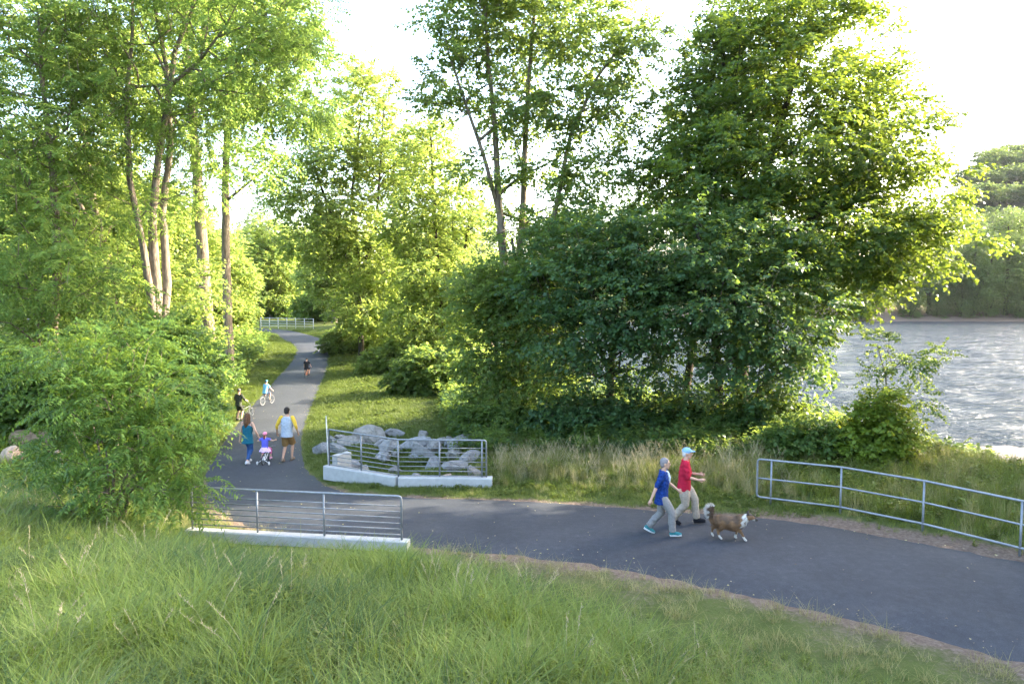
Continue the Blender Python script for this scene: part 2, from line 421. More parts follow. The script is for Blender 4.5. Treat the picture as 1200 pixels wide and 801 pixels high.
# gravel bar in the shallows by the near bank
def lump_sheet(name, c, rx, ry, h, mat, n=40):
    vs = []; fs = []
    for i in range(n):
        for j in range(n):
            u, v = 2*i/(n-1) - 1, 2*j/(n-1) - 1; r = math.hypot(u, v)
            k = max(0, 1 - r*r*(1 + .25*math.sin(3*math.atan2(v, u) + 1)))
            vs.append((c[0] + u*rx, c[1] + v*ry, c[2] - .3 + (h + .3)*k**.5 + .02*math.sin(u*31 + 3*v)*math.cos(v*27)))
    for i in range(n-1):
        for j in range(n-1): a = i*n + j; fs.append((a, a + n, a + n + 1, a + 1))
    me = bpy.data.meshes.new(name); me.from_pydata(vs, [], fs); me.polygons.foreach_set('use_smooth', np.ones(len(fs), bool))
    return put(name, me, mat)
M['gravel'] = plain('river_gravel', (.10,.08,.07), .8, 0, .4, 5, .8, .05)
bar = PZ(1180, 545, WATER_Z)
tag(lump_sheet('gravel_bar', (bar[0] + 3, bar[1] + 1, WATER_Z), 8.5, 4.5, .06, M['gravel']), 'low pale gravel bar in the river shallows', None, kind='structure')
beach = PZ(1034, 371, WATER_Z)
M['sand'] = plain('sand', (.42,.36,.29), .9, 0, .2, .4, .3, .1)
tag(lump_sheet('beach', (beach[0], beach[1] + 6, WATER_Z), 8, 6, 2.4, M['sand']), 'bare sandy landing on the far river bank', None, kind='structure')

# ------------------------------------------------------------------ tree builder
UP = np.array([0, 0, 1.0])
def leaf_quads(pos, axis, normal, Ln, Wd, droop=.15, fold=.12):
    side = nrm(np.cross(normal, axis)); nn = nrm(np.cross(axis, side))
    Ln = Ln[:, None]; Wd = Wd[:, None]
    v = np.stack([pos, pos + axis*Ln*.42 + side*Wd*.5 + nn*Ln*fold, pos + axis*Ln - nn*Ln*droop, pos + axis*Ln*.42 - side*Wd*.5 + nn*Ln*fold], 1)
    return v.reshape(-1, 3)
LEAF = {  # leaves per twig, leaf length, width, twig length factor, forward lean, droop, tilt noise
    'broad':   dict(m=9,  L=.150, W=.125, fw=.5, dr=-.25, tilt=.45, opp=False, sag=.20),
    'pinnate': dict(m=14, L=.115, W=.042, fw=.45, dr=-.30, tilt=.28, opp=True,  sag=.35),
    'sumac':   dict(m=18, L=.15,  W=.044, fw=.35, dr=-.22, tilt=.22, opp=True, sag=.45),
    'far':     dict(m=8,  L=.42,  W=.36,  fw=.5, dr=-.2,  tilt=.55, opp=False, sag=.2),
}
def clump_leaves(C, O, Rc, ntw, kind, rg, size=1.0, flat=.6):
    """leaves on twigs around clump centres C with outward directions O"""
    p = LEAF[kind]; n = len(C); T = n*ntw
    c = np.repeat(C, ntw, 0); o = np.repeat(O, ntw, 0); r = np.repeat(Rc, ntw)[:, None]
    off = rg.normal(size=(T, 3))*np.array([1, 1, flat]); off = nrm(off)*np.abs(rg.random((T, 1)))**.6
    d = nrm(o*.55 + off*.9 + rg.normal(size=(T, 3))*np.array([.3, .3, .15]))
    base = c + off*r*.55
    ln = r*rg.uniform(.55, .95, (T, 1)); m = p['m']
    t = np.linspace(.12, 1.0, m)[None, :, None] + rg.normal(size=(T, m, 1))*.03
    if p['opp']: t = np.repeat(np.linspace(.15, 1, m//2), 2)[None, :, None] + np.zeros((T, 1, 1))
    pos = base[:, None] + d[:, None]*ln[:, None]*t; pos[..., 2] -= (p['sag']*ln[:, None]*t**2)[..., 0]
    sd = nrm(np.cross(d, UP + rg.normal(size=(T, 3))*.25)); sg = np.where(np.arange(m) % 2 == 0, 1, -1)[None, :, None]
    ax = nrm(d[:, None]*p['fw'] + sd[:, None]*sg*.85 + UP*p['dr'] + rg.normal(size=(T, m, 3))*(.14 if p['opp'] else .3))
    nr = nrm(UP + o[:, None].repeat(ntw, 1).reshape(-1, 3)[:T, None]*.0 + rg.normal(size=(T, m, 3))*p['tilt'] + .25*o[:, None])
    k = T*m; s = rg.uniform(.65, 1.2, k)*size
    return leaf_quads(pos.reshape(-1, 3), ax.reshape(-1, 3), nr.reshape(-1, 3), p['L']*s, p['W']*s)
def quads_mesh(name, v):
    return fast_mesh(name, v, np.arange(len(v)).reshape(-1, 4))

def grow(trunks, targets, rtip=.010, rg=rng, upbias=.8):
    """skeleton joining every clump to the trunks; nodes: position, parent, radius"""
    pos = []; par = []; plen = []; rad = []
    for tr in trunks:
        tr = np.asarray(tr, float); dense = [tr[0]]
        for a, b in zip(tr[:-1], tr[1:]):
            k = max(1, int(np.linalg.norm((b - a)[:3])/.5))
            for i in range(1, k + 1): dense.append(a + (b - a)*i/k)
        wob_ = rg.normal(size=(len(dense), 3))*.02
        prev = -1; pl = 0.0
        for i, q in enumerate(dense):
            if prev >= 0: pl += np.linalg.norm(q[:3] - pos[prev])
            pos.append(q[:3] + (wob_[i]*q[3]*3 if 0 < i < len(dense) - 1 else 0)); par.append(prev); plen.append(pl); rad.append(q[3]); prev = len(pos) - 1
    nt_ = len(pos); zmin = min(p[2] for p in pos)
    pos = list(pos)
    A = np.array(pos); dmin = np.min(np.linalg.norm(targets[:, None] - A[None], axis=2), axis=1) if len(targets) else []
    tipof = np.zeros(len(targets), int)
    buf = np.zeros((nt_ + len(targets)*12, 3)); buf[:nt_] = A; pb = np.zeros(len(buf)); pb[:nt_] = plen
    ok = np.zeros(len(buf), bool); H = max(t[2] for t in targets) - zmin if len(targets) else 1
    ok[:nt_] = A[:, 2] > zmin + .12*H; n = nt_
    if not ok[:nt_].any(): ok[:nt_] = True
    for ti in np.argsort(dmin):
        t = targets[ti]; v = t - buf[:n]; d = np.linalg.norm(v, axis=1); upn = v[:, 2]/np.maximum(d, 1e-6)
        cost = d*(1 + upbias*np.maximum(0, .35 - upn)) + .22*pb[:n]; cost[~ok[:n]] = 1e9
        k = int(np.argmin(cost)); a = buf[k]; dd = d[k]; seg = int(np.clip(dd/.45, 1, 9)); side = rg.normal(size=3)*.07*dd
        mid = (a + t)/2 + np.array([0, 0, .06*dd]) + side; prev = k
        for i in range(1, seg + 1):
            s = i/seg; q = (1-s)**2*a + 2*s*(1-s)*mid + s*s*t
            buf[n] = q; pb[n] = pb[prev] + np.linalg.norm(q - buf[prev]); ok[n] = True; par.append(prev); rad.append(0); prev = n; n += 1
        tipof[ti] = prev
    load = np.zeros(n); load[tipof] = 1
    for i in range(n - 1, -1, -1):
        if par[i] >= 0: load[par[i]] += load[i]
    r = rtip*np.maximum(load, .5)**.46
    for i in range(nt_): r[i] = max(rad[i], 0)
    for i in range(nt_, n): r[i] = min(r[i], max(r[par[i]]*.8, rtip*.8))
    return buf[:n], np.array(par), r, nt_

def wood_mesh(name, P, par, r, i0, rmin=0.0):
    """limbs as chains of 5-sided rings"""
    kids = {}
    for i in range(len(P)):
        if par[i] >= 0: kids.setdefault(par[i], []).append(i)
    mb = MB(); done = set()
    for i in range(i0, len(P)):
        if i in done: continue
        chain = [par[i], i]; done.add(i); j = i
        while True:
            ks = [k for k in kids.get(j, []) if k not in done and k >= i0]
            if not ks: break
            j = max(ks, key=lambda q: r[q]); chain.append(j); done.add(j)
        rr = [r[i]*1.05] + [r[q] for q in chain[1:]]
        if rr[1] < rmin: continue
        mb.tube([P[q] for q in chain], rr, 5 if rr[1] > .03 else 4 if rr[1] > .016 else 3)
    return mb.mesh(name, True)

def sample_lobes(lobes, n, rg, sep=.55):
    w = np.array([(a[1][0]*a[1][1]*a[1][2])**.8*(a[2] if len(a) > 2 else 1) for a in lobes]); w /= w.sum()
    out = []; outd = []
    ctr = np.average([a[0] for a in lobes], axis=0, weights=w)
    for k, (lo, wi) in enumerate(zip(lobes, w)):
        m = max(1, int(round(n*wi))); c, rd = np.asarray(lo[0], float), np.asarray(lo[1], float); tries = 0; mine = np.zeros((0, 3))
        while len(mine) < m and tries < m*25:
            tries += 1
            u = nrm(rg.normal(size=3))*rg.random()**(1/2.4); q = c + u*rd
            if len(mine) and np.min(np.sum((mine - q)**2, 1)) < sep*sep*(.4 if tries > m*8 else 1): continue
            mine = np.vstack([mine, q]); out.append(q); outd.append(nrm(nrm(u/rd*rd.mean()) * .7 + nrm(q - ctr)*.4 + np.array([0, 0, .1])))
    return np.array(out), np.array(outd)

def build_tree(name, label, cat, trunks, lobes, n, leaf='broad', mat='leaf_left', bark='bark', Rc=.8, ntw=12, size=1.0, flat=.6, group=None, seed=1, rtip=.011, sep=.55, extra=None, bare=None, upbias=.8, rmin=0.0):
    rg = np.random.default_rng(seed)
    trunks = [np.asarray(t, float) for t in trunks]
    base = trunks[0][0][:3].copy()
    root = empty(name, base); tag(root, label, cat, group)
    C, O = sample_lobes(lobes, n, rg, sep)
    tg = C
    P, par, r, nt_ = grow(trunks, tg, rtip, rg, upbias)
    k = 0
    for t in trunks:                                        # each stem its own smooth tube
        q = [];
        while k < nt_ and (not q or par[k] >= 0): q.append(k); k += 1
        pts = P[q]; rr = r[q].copy()
        if pts[0][2] < base[2] + .6: rr[0] *= 1.5; rr[1:2] *= 1.12
        mb = MB(); mb.tube(pts - base, rr, 10)
        put('trunk', mb.mesh('trunk', True), M[bark], root)
    lm = wood_mesh('limbs', P - base, par, r, nt_, rmin)
    o = put('limb_tangle', lm, M[bark], root); o['kind'] = 'stuff'
    if bare is not None:
        for bl in bare:
            mb = MB(); mb.tube(np.array([b[:3] for b in bl]) - base, [b[3] for b in bl], 6); put('dead_limb', mb.mesh('dead_limb', True), M[bark], root)
    rcs = Rc*rg.uniform(.7, 1.25, len(C))
    v = clump_leaves(C - base, O, rcs, ntw, leaf, rg, size, flat)
    cr = put('crown', quads_mesh('crown', v), M[mat], root); cr['kind'] = 'stuff'
    return root
def copy_tree(o, label, loc, rz=0.0, s=1.0, sz=None, group=None):
    c = o.copy(); COL.objects.link(c); c['label'] = label
    if group: c['group'] = group
    c.location = loc; c.rotation_euler = (0, 0, rz); c.scale = (s, s, sz or s)
    for ch in o.children:
        d = ch.copy(); COL.objects.link(d); d.parent = c
    return c
def lob(px, py, Y, rx, ry, rz, w=1.0):
    """crown lobe: centre seen at a photo pixel and standing Y metres away; radii in metres"""
    return (PY(px, py, Y), (rx, ry, rz), w)
def stem(*pts):
    """trunk polyline: (px, py, Y, radius) seen points"""
    return [(*PY(a, b, Y), r) for a, b, Y, r in pts]
def footed(tr):
    tr = [list(t) for t in tr]; x, y = tr[0][0], tr[0][1]; tr[0][2] = gz(x, y) - .1; return tr

# ------------------------------------------------------------------ right-hand riverside trees
GR = 'trees on the river point'
# big spreading tree, right of centre
tA = footed(stem((862,505,27,.34),(868,430,27,.30),(862,350,27.2,.27),(880,270,27.5,.22),(900,190,28,.17),(925,110,28,.11),(945,40,28,.06)))
tA2 = stem((862,350,27.2,.20),(930,280,27,.16),(985,220,27,.12),(1040,190,27,.08))
tA3 = stem((880,270,27.5,.18),(860,200,28.5,.14),(850,110,29,.09),(845,40,29,.05))
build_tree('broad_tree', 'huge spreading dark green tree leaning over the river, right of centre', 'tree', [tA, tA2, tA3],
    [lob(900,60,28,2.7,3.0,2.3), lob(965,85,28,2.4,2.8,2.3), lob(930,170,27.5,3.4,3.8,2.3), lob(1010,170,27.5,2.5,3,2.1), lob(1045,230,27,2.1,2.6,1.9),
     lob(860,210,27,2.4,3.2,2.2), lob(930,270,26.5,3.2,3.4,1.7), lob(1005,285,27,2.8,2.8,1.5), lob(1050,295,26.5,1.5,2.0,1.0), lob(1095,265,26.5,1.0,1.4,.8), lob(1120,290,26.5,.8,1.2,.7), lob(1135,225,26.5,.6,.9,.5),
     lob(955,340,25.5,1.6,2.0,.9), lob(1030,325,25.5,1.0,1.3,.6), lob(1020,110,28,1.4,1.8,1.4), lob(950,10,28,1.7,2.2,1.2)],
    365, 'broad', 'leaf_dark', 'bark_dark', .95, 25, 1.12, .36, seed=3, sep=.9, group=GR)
tB = footed(stem((800,505,29,.17),(812,400,29.3,.15),(826,300,29.5,.13),(828,200,29.5,.11),(830,120,29.5,.08),(840,50,29.5,.05)))
build_tree('slender_tree', 'slender tree with bare dead twigs at its top, left of the huge spreading tree', 'tree', [tB],
    [lob(838,60,29.5,1.4,1.6,1.5), lob(812,130,29.5,1.7,2,1.4), lob(850,160,29.5,1.6,1.8,1.4), lob(800,205,29.5,1.6,2,1.2), lob(835,250,29.3,1.7,2,1.0), lob(878,40,29.5,1.2,1.4,1.4)],
    205, 'broad', 'leaf_airy', 'bark_dark', .85, 13, 1.2, seed=5, group=GR,
    bare=[[(*PY(828,190,29.5),.05),(*PY(812,95,29.4),.035),(*PY(800,62,29.4),.012)], [(*PY(830,120,29.5),.05),(*PY(824,60,29.5),.035),(*PY(814,20,29.4),.02),(*PY(818,-4,29.4),.008)], [(*PY(812,95,29.4),.025),(*PY(796,78,29.4),.014),(*PY(790,60,29.3),.006)]])
# low dark maples in front of it
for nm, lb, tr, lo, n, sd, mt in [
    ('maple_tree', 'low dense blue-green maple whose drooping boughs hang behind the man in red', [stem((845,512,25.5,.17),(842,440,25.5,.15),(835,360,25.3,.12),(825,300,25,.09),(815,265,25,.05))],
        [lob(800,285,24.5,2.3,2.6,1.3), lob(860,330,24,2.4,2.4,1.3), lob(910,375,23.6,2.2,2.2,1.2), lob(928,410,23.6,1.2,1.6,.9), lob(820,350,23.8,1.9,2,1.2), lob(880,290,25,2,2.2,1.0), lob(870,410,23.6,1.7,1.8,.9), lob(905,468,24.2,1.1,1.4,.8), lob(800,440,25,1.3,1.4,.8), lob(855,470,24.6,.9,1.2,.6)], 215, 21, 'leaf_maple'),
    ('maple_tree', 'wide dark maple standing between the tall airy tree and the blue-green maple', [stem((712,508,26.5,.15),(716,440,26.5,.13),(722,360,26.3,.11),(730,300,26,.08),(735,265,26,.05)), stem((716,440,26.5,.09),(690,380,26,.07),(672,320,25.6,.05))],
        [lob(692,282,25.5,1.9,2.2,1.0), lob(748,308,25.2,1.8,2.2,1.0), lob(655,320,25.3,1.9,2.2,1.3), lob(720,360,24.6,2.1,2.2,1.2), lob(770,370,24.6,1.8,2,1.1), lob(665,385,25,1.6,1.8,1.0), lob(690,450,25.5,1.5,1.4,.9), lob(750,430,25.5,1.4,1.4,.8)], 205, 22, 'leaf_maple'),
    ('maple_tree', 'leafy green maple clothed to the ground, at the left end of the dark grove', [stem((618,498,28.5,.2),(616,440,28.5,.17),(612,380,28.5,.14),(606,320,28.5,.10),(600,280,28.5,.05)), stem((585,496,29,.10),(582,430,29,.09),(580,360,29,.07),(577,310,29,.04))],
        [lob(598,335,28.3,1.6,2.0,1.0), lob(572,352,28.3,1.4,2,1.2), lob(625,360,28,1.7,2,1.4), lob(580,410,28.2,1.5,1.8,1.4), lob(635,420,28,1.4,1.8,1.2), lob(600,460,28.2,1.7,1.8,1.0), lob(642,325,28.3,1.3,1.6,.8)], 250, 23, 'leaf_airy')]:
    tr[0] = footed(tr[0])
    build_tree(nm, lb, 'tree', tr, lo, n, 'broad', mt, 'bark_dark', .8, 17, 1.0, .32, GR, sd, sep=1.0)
# tall airy multi-stem tree in the middle
T5 = [footed(stem((606,492,30,.26),(600,420,30,.22),(592,330,30,.19),(585,240,30,.15),(580,150,30,.11),(572,70,30,.08),(568,0,30,.06),(560,-60,30,.04))),
      stem((600,420,30,.19),(606,330,30.3,.16),(613,240,30.3,.13),(616,150,30.3,.11),(622,60,30.3,.08),(630,-20,30.3,.06),(632,-80,30.3,.03)),
      stem((600,400,30,.16),(634,320,29.6,.13),(652,240,29.6,.10),(668,160,29.5,.08),(700,90,29.5,.06),(735,45,29.5,.03)),
      stem((585,250,30,.10),(566,180,29.6,.08),(545,120,29.4,.06),(525,60,29.4,.04))]
build_tree('tall_tree', 'tall airy tree with several slim stems rising in the middle', 'tree', T5,
    [lob(560,20,30,2.1,2.4,1.7), lob(620,30,30.5,2.3,2.4,1.9), lob(590,-60,30,3.2,3,2.4), lob(690,40,29.5,2.0,2.2,1.7), lob(740,65,29.5,1.3,1.8,1.3), lob(530,90,29.5,1.4,1.8,1.0),
     lob(600,120,30,1.8,2,1.2), lob(655,125,29.5,1.8,2,1.0), lob(715,130,29.5,1.5,1.8,1.0), lob(640,195,29.5,1.4,1.6,.9), lob(700,200,29,1.6,1.8,.8), lob(560,200,29.8,1.0,1.4,.7), lob(505,125,29.5,.7,1,.5), lob(745,190,29,1.0,1.2,.8), lob(650,255,29,1.5,1.6,.8), lob(604,268,30.6,1.2,1.5,.8), lob(695,250,30,1.5,1.6,.7), lob(745,255,29.5,1.2,1.4,.7)],
    450, 'broad', 'leaf_airy', 'bark', .8, 13, 1.1, .42, seed=8, group=GR)

# ------------------------------------------------------------------ wood on the left of the path
GL = 'trees of the wood left of the path'
tL = [footed(stem((186,470,29,.26),(184,400,29,.23),(183,330,29,.20),(178,260,29,.16),(186,180,29,.13),(200,100,29,.11),(205,60,29,.09),(222,20,29,.06),(240,-40,29,.04))),
      stem((186,440,29,.20),(196,330,29.4,.17),(190,250,29.4,.14),(200,170,29.4,.12),(195,80,29.2,.09),(180,0,29,.06),(172,-60,29,.04)),
      stem((184,400,29,.17),(168,290,28.5,.13),(152,210,28.4,.11),(148,120,28.4,.09),(155,40,28.4,.06),(156,-30,28.4,.04)),
      stem((200,100,29,.08),(235,70,28.6,.06),(265,30,28.4,.04),(285,-10,28.4,.025))]
build_tree('ash_tree', 'tall ash with several grey stems forking high above the leafy bush', 'tree', tL,
    [lob(190,-20,29,3.0,3,1.8), lob(260,10,28.6,2.6,2.6,1.6), lob(130,20,28.5,2.4,2.4,1.7), lob(320,60,28.8,2.0,2.2,1.3), lob(270,90,28.6,1.8,2,1.0), lob(120,110,28,1.8,2.2,1.2), lob(215,160,29.5,1.5,1.8,.8), lob(345,20,29,1.6,2,1.2), lob(110,190,28,1.3,1.6,.9), lob(350,120,29,1.4,1.6,.8), lob(230,220,28.5,1.0,1.4,.6), lob(150,90,28.6,2.0,2.2,1.4), lob(240,150,28.6,1.6,1.8,.9), lob(160,240,28.2,1.0,1.3,.7)],
    400, 'pinnate', 'leaf_left', 'bark', .9, 8, 1.55, .4, seed=31, group=GL)
tM = [footed(stem((252,447,39,.40),(246,400,39,.34),(240,330,39,.31),(234,250,39,.28),(229,180,39,.24),(222,100,39,.18),(215,20,39,.12),(210,-60,39,.07)))]
build_tree('tall_tree', 'tall straight brown-trunked tree beside the verge, the thicker of the trailside pair', 'tree', tM,
    [lob(215,60,39,2.6,3,2.4), lob(170,130,39,2.6,3,2.0), lob(265,110,39,2.2,2.6,1.6), lob(215,-50,39,3.8,3.6,2.6), lob(290,190,38.5,1.8,2,.9), lob(180,230,39,1.6,2,1.0)],
    280, 'broad', 'leaf_left', 'bark', 1.0, 12, 1.35, seed=32, group=GL)
tN = [footed(stem((269,425,43,.30),(267,370,43,.26),(265,300,43,.24),(264,220,43,.21),(266,150,43,.18),(270,80,43,.13),(276,10,43,.09),(280,-50,43,.05))),
      stem((266,235,43,.09),(290,215,42.6,.07),(315,195,42.3,.05),(330,180,42.2,.02)), stem((266,150,43,.1),(300,130,42.6,.07),(335,100,42.4,.04))]
build_tree('tall_tree', 'slim straight tree close to the path, the thinner of the trailside pair', 'tree', tN,
    [lob(300,30,43,3.2,3,2.4), lob(350,60,43,2.4,2.6,2.0), lob(335,130,42.6,2.6,2.4,1.2), lob(280,120,43,1.8,2.2,1.2), lob(370,140,43,1.8,2,1.1), lob(310,-40,43,4,3.6,2), lob(322,180,42.4,1.2,1.4,.5)],
    270, 'broad', 'leaf_left', 'bark', 1.0, 12, 1.35, seed=33, group=GL)
# bright trees at the far left
tO = [footed(stem((60,470,27,.2),(62,400,27,.18),(68,300,27,.15),(62,200,27,.12),(50,100,27,.08),(45,20,27,.04)))]
build_tree('walnut_tree', 'bright leafy tree filling the far left edge above the sunlit bank', 'tree', tO,
    [lob(40,60,27,2.8,3,2.4), lob(20,180,26.5,2.8,3,2.2), lob(90,150,27,2.0,2.4,1.8), lob(60,260,26,2.4,2.6,1.8), lob(10,320,25.5,2.4,2.6,1.9), lob(95,330,26,2.2,2.4,1.7), lob(50,390,25,2.2,2.2,1.3), lob(-30,100,27,2.6,3,3), lob(60,-20,27,3,3,1.6)],
    440, 'pinnate', 'leaf_left', 'bark', .95, 7, 1.7, .4, seed=34, group=GL)
tP = [footed(stem((150,450,33,.2),(140,380,33,.18),(125,300,33,.16),(110,240,33.3,.14),(98,150,33.5,.12),(70,80,33.5,.08),(40,20,33.5,.05))), stem((125,300,33,.10),(100,250,32.5,.08),(72,195,32.2,.05))]
build_tree('leaning_tree', 'leaning tree bending left behind the ash stems', 'tree', tP,
    [lob(60,60,33.5,3,3,2), lob(120,60,33.5,2.4,2.6,1.8), lob(100,180,33,2.2,2.6,1.5), lob(140,280,32.5,2.0,2.4,1.5), lob(150,360,32,2.4,2.4,1.5), lob(210,340,33,2.0,2.2,1.5), lob(200,250,33.5,1.6,2,1.2), lob(220,400,33.5,1.6,1.8,1.1)],
    330, 'broad', 'leaf_yellow', 'bark', .9, 11, 1.05, seed=35, group=GL)

# ------------------------------------------------------------------ sunlit yellow-green trees beyond the lawn
GM = 'backlit yellow-green trees beyond the lawn'
tQ = [footed(stem((424,420,54,.22),(422,380,54,.19),(415,330,54,.16),(395,270,54,.12),(375,215,54,.08),(360,170,54,.04))),
      stem((422,380,54,.16),(420,300,54,.13),(412,230,54,.10),(420,160,54,.07),(425,110,54,.04)), stem((420,330,54,.12),(440,270,53.6,.1),(447,180,53.6,.07),(450,120,53.6,.04))]
build_tree('sapling_tree', 'yellow-green tree with spreading slim stems just right of the path bend', 'tree', tQ,
    [lob(430,110,54,2.2,2.6,2.2), lob(395,180,54,2.6,3,2.2), lob(460,190,54,2.8,3,2.4), lob(350,220,53.5,2.6,2.6,1.8), lob(420,260,53.5,2.8,3,2.0), lob(372,280,53,2.6,2.8,1.7), lob(450,310,53,2.8,2.8,2.2), lob(425,362,52.5,2.0,2.4,1.6), lob(460,380,52.5,2.2,2.4,1.5)],
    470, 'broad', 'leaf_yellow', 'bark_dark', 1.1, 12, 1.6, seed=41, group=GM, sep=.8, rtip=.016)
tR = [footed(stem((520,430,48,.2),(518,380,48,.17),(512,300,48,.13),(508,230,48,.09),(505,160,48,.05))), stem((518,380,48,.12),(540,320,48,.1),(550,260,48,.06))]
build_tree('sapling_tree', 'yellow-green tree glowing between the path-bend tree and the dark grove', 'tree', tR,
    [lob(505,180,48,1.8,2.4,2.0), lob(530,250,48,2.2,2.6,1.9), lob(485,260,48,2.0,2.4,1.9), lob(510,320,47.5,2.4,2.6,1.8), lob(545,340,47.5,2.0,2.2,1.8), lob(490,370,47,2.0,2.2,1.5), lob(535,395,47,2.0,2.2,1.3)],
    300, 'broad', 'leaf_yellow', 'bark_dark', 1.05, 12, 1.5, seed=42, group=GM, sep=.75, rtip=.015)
# prototype for the rest of the background, metres about its own foot
def proto_tree(name, label, seed, mat, bark, H, W, n, size, group, leaf='broad', Rc=1.1, loc=(0, 0, 0)):
    rg = np.random.default_rng(seed); x, y, z = loc
    tr = [[(x, y, z - .2, .022*H), (x + .1*rg.normal(), y, z + .25*H, .018*H), (x + .3*rg.normal(), y + .2, z + .55*H, .012*H), (x + .5*rg.normal(), y, z + .85*H, .005*H)],
          [(x, y, z + .22*H, .012*H), (x + .12*H, y + .05*H, z + .5*H, .008*H), (x + .18*H, y + .05*H, z + .72*H, .004*H)]]
    lo = [((x, y, z + .84*H), (.5*W, .5*W, .16*H)), ((x + .3*W, y + .1*W, z + .66*H), (.55*W, .55*W, .15*H)), ((x - .35*W, y - .1*W, z + .62*H), (.55*W, .55*W, .15*H)), ((x + .1*W, y - .35*W, z + .5*H), (.65*W, .6*W, .15*H)),
          ((x - .4*W, y + .2*W, z + .42*H), (.5*W, .55*W, .13*H)), ((x + .5*W, y + .1*W, z + .4*H), (.5*W, .5*W, .13*H)), ((x, y - .2*W, z + .26*H), (.75*W, .7*W, .11*H))]
    return build_tree(name, label, 'tree', tr, lo, n, leaf, mat, bark, Rc, 11, size, .6, group, seed, .014, .7)
def on_ground(px, Y): x = (px - CX)/F_PX*Y; return (x, Y, gz(x, Y) - .05)
# further along the path
a = proto_tree('woodland_tree', 'pale green tree standing left of the far white fence', 51, 'leaf_yellow', 'bark_pale', 13, 4.6, 330, 1.9, GM, loc=on_ground(318, 92), Rc=1.25)
LB = ['light green tree whose crown shows above the far white fence', 'pale tree right of the far white fence behind the path bend', 'tree behind the thinner trailside trunk', 'tree low in the gap left of the thicker trailside trunk',
      'tree filling the shade behind the ash stems', 'hazy tree seen low between the two sunlit saplings', 'light tree behind the glowing yellow-green tree', 'far tree glimpsed left of the tall airy stems', 'tree in the deep wood behind the leaning tree',
      'tree at the back of the wood behind the far left crown', 'hazy green tree at the very end of the path', 'pale tree between the path end and the path-bend tree']
SP = [(352,100,.95,.2), (392,84,.95,1.2), (262,66,.75,2.1), (215,60,.85,3.0), (165,52,.95,4.0), (470,78,.8,5.0), (520,70,.8,.7), (566,82,.85,1.9), (110,48,1.0,2.7), (25,46,1.05,3.3), (305,118,.9,4.4), (372,128,1.1,5.2)]
for lb, (px, Y, s, rz) in zip(LB, SP): copy_tree(a, lb, on_ground(px, Y), rz, s)
# unseen trees, added right of the frame to shade the foreground
GS = 'unseen shade trees added right of the frame'
s0 = proto_tree('bank_tree', 'added unseen shade tree closest behind the right railing', 52, 'leaf_dark', 'bark_dark', 20, 3.9, 330, 1.7, GS, loc=(21.3, 21.3, gz(21.3, 21.3)))
for lb, x, y, s, rz in [('added unseen shade tree one further along the right railing', 22.5, 13.5, 1.05, 1.0), ('added unseen shade tree two further along the right railing', 26, 8.5, 1.1, 2.2), ('added unseen shade tree beside the path far right', 24, 3, 1.1, 3.0), ('added unseen shade tree past the path far right', 31, 1.5, 1.15, 4.0), ('added unseen shade tree leaning over the gravel shallows', 24.5, 11, 1.0, .4), ('added unseen shade tree upstream of the gravel shallows', 28.5, 5, 1.05, 1.7), ('added unseen shade tree at the water edge right of the frame', 22.3, 17.5, .95, 5.0)]:
    copy_tree(s0, lb, (x, y, gz(x, y)), rz, s)
# far bank
GF = 'trees lining the far river bank'
rgx = np.random.default_rng(77)
fp = proto_tree('bank_tree', 'big round tree on the far bank above the sandy landing', 53, 'leaf_far', 'bark_dark', 30, 9, 260, 1.0, GF, 'far', 2.6, loc=(97, 193, -3.0))
xs = [-70, -48, -28, -8, 12, 30, 48, 66, 80, 107, 117, 126, 135, 145, 158]
for i, x in enumerate(xs):
    y = (192 if x < 100 else 184) + rgx.uniform(0, 6); s = rgx.uniform(.85, 1.0)
    lb = 'far bank tree, %s along the opposite shore counted from the left' % ['first','second','third','fourth','fifth','sixth','seventh','eighth','ninth','tenth','eleventh','twelfth','thirteenth','fourteenth','fifteenth'][i]
    copy_tree(fp, lb, (x, y, gz(x, y) - 3.2), rgx.uniform(0, 6), s)
rows = [(-95, 225), (-20, 228), (25, 226), (70, 224), (118, 214), (136, 218), (152, 215), (172, 220)]
for i, (x, y) in enumerate(rows):
    copy_tree(fp, 'taller tree of the second row on the far bank, %s from the left' % ['first','second','third','fourth','fifth','sixth','seventh','eighth'][i], (x, y, gz(x, y) - 5), rgx.uniform(0, 6), .95)
for i, x in enumerate([74, 88, 101, 108, 114, 121, 128, 135, 143, 152]):
    copy_tree(fp, 'leafy bank growth hanging over the far waterline, %s clump from the left' % ['first','second','third','fourth','fifth','sixth','seventh','eighth','ninth','tenth'][i], (x, 182.5 + rgx.uniform(0, 2.5), -4.6), rgx.uniform(0, 6), rgx.uniform(.36, .5))

# ------------------------------------------------------------------ wooded hill across the river
hx = np.linspace(140, 700, 60); hy = np.linspace(260, 700, 26); XX, YY = np.meshgrid(hx, hy)
tt = np.clip((XX/YY - .59)/.05, 0, 1); ridge = np.exp(-((YY - 430)/95.0)**2)
hz = -4 + (ridge*86*(tt*tt*(3 - 2*tt)) + 4*np.sin(XX*.02)*ridge)
ii = (np.arange(25)[:, None]*60 + np.arange(59)[None]).ravel()
hme = fast_mesh('hill', np.column_stack([XX.ravel(), YY.ravel(), hz.ravel()]), np.stack([ii, ii + 1, ii + 61, ii + 60], 1), True)
M['hill'] = plain('hill', (.05,.075,.03), .95, 0, .3, .02, 0)
tag(put('hill', hme, M['hill']), 'wooded hill rising beyond the river', None, kind='structure')

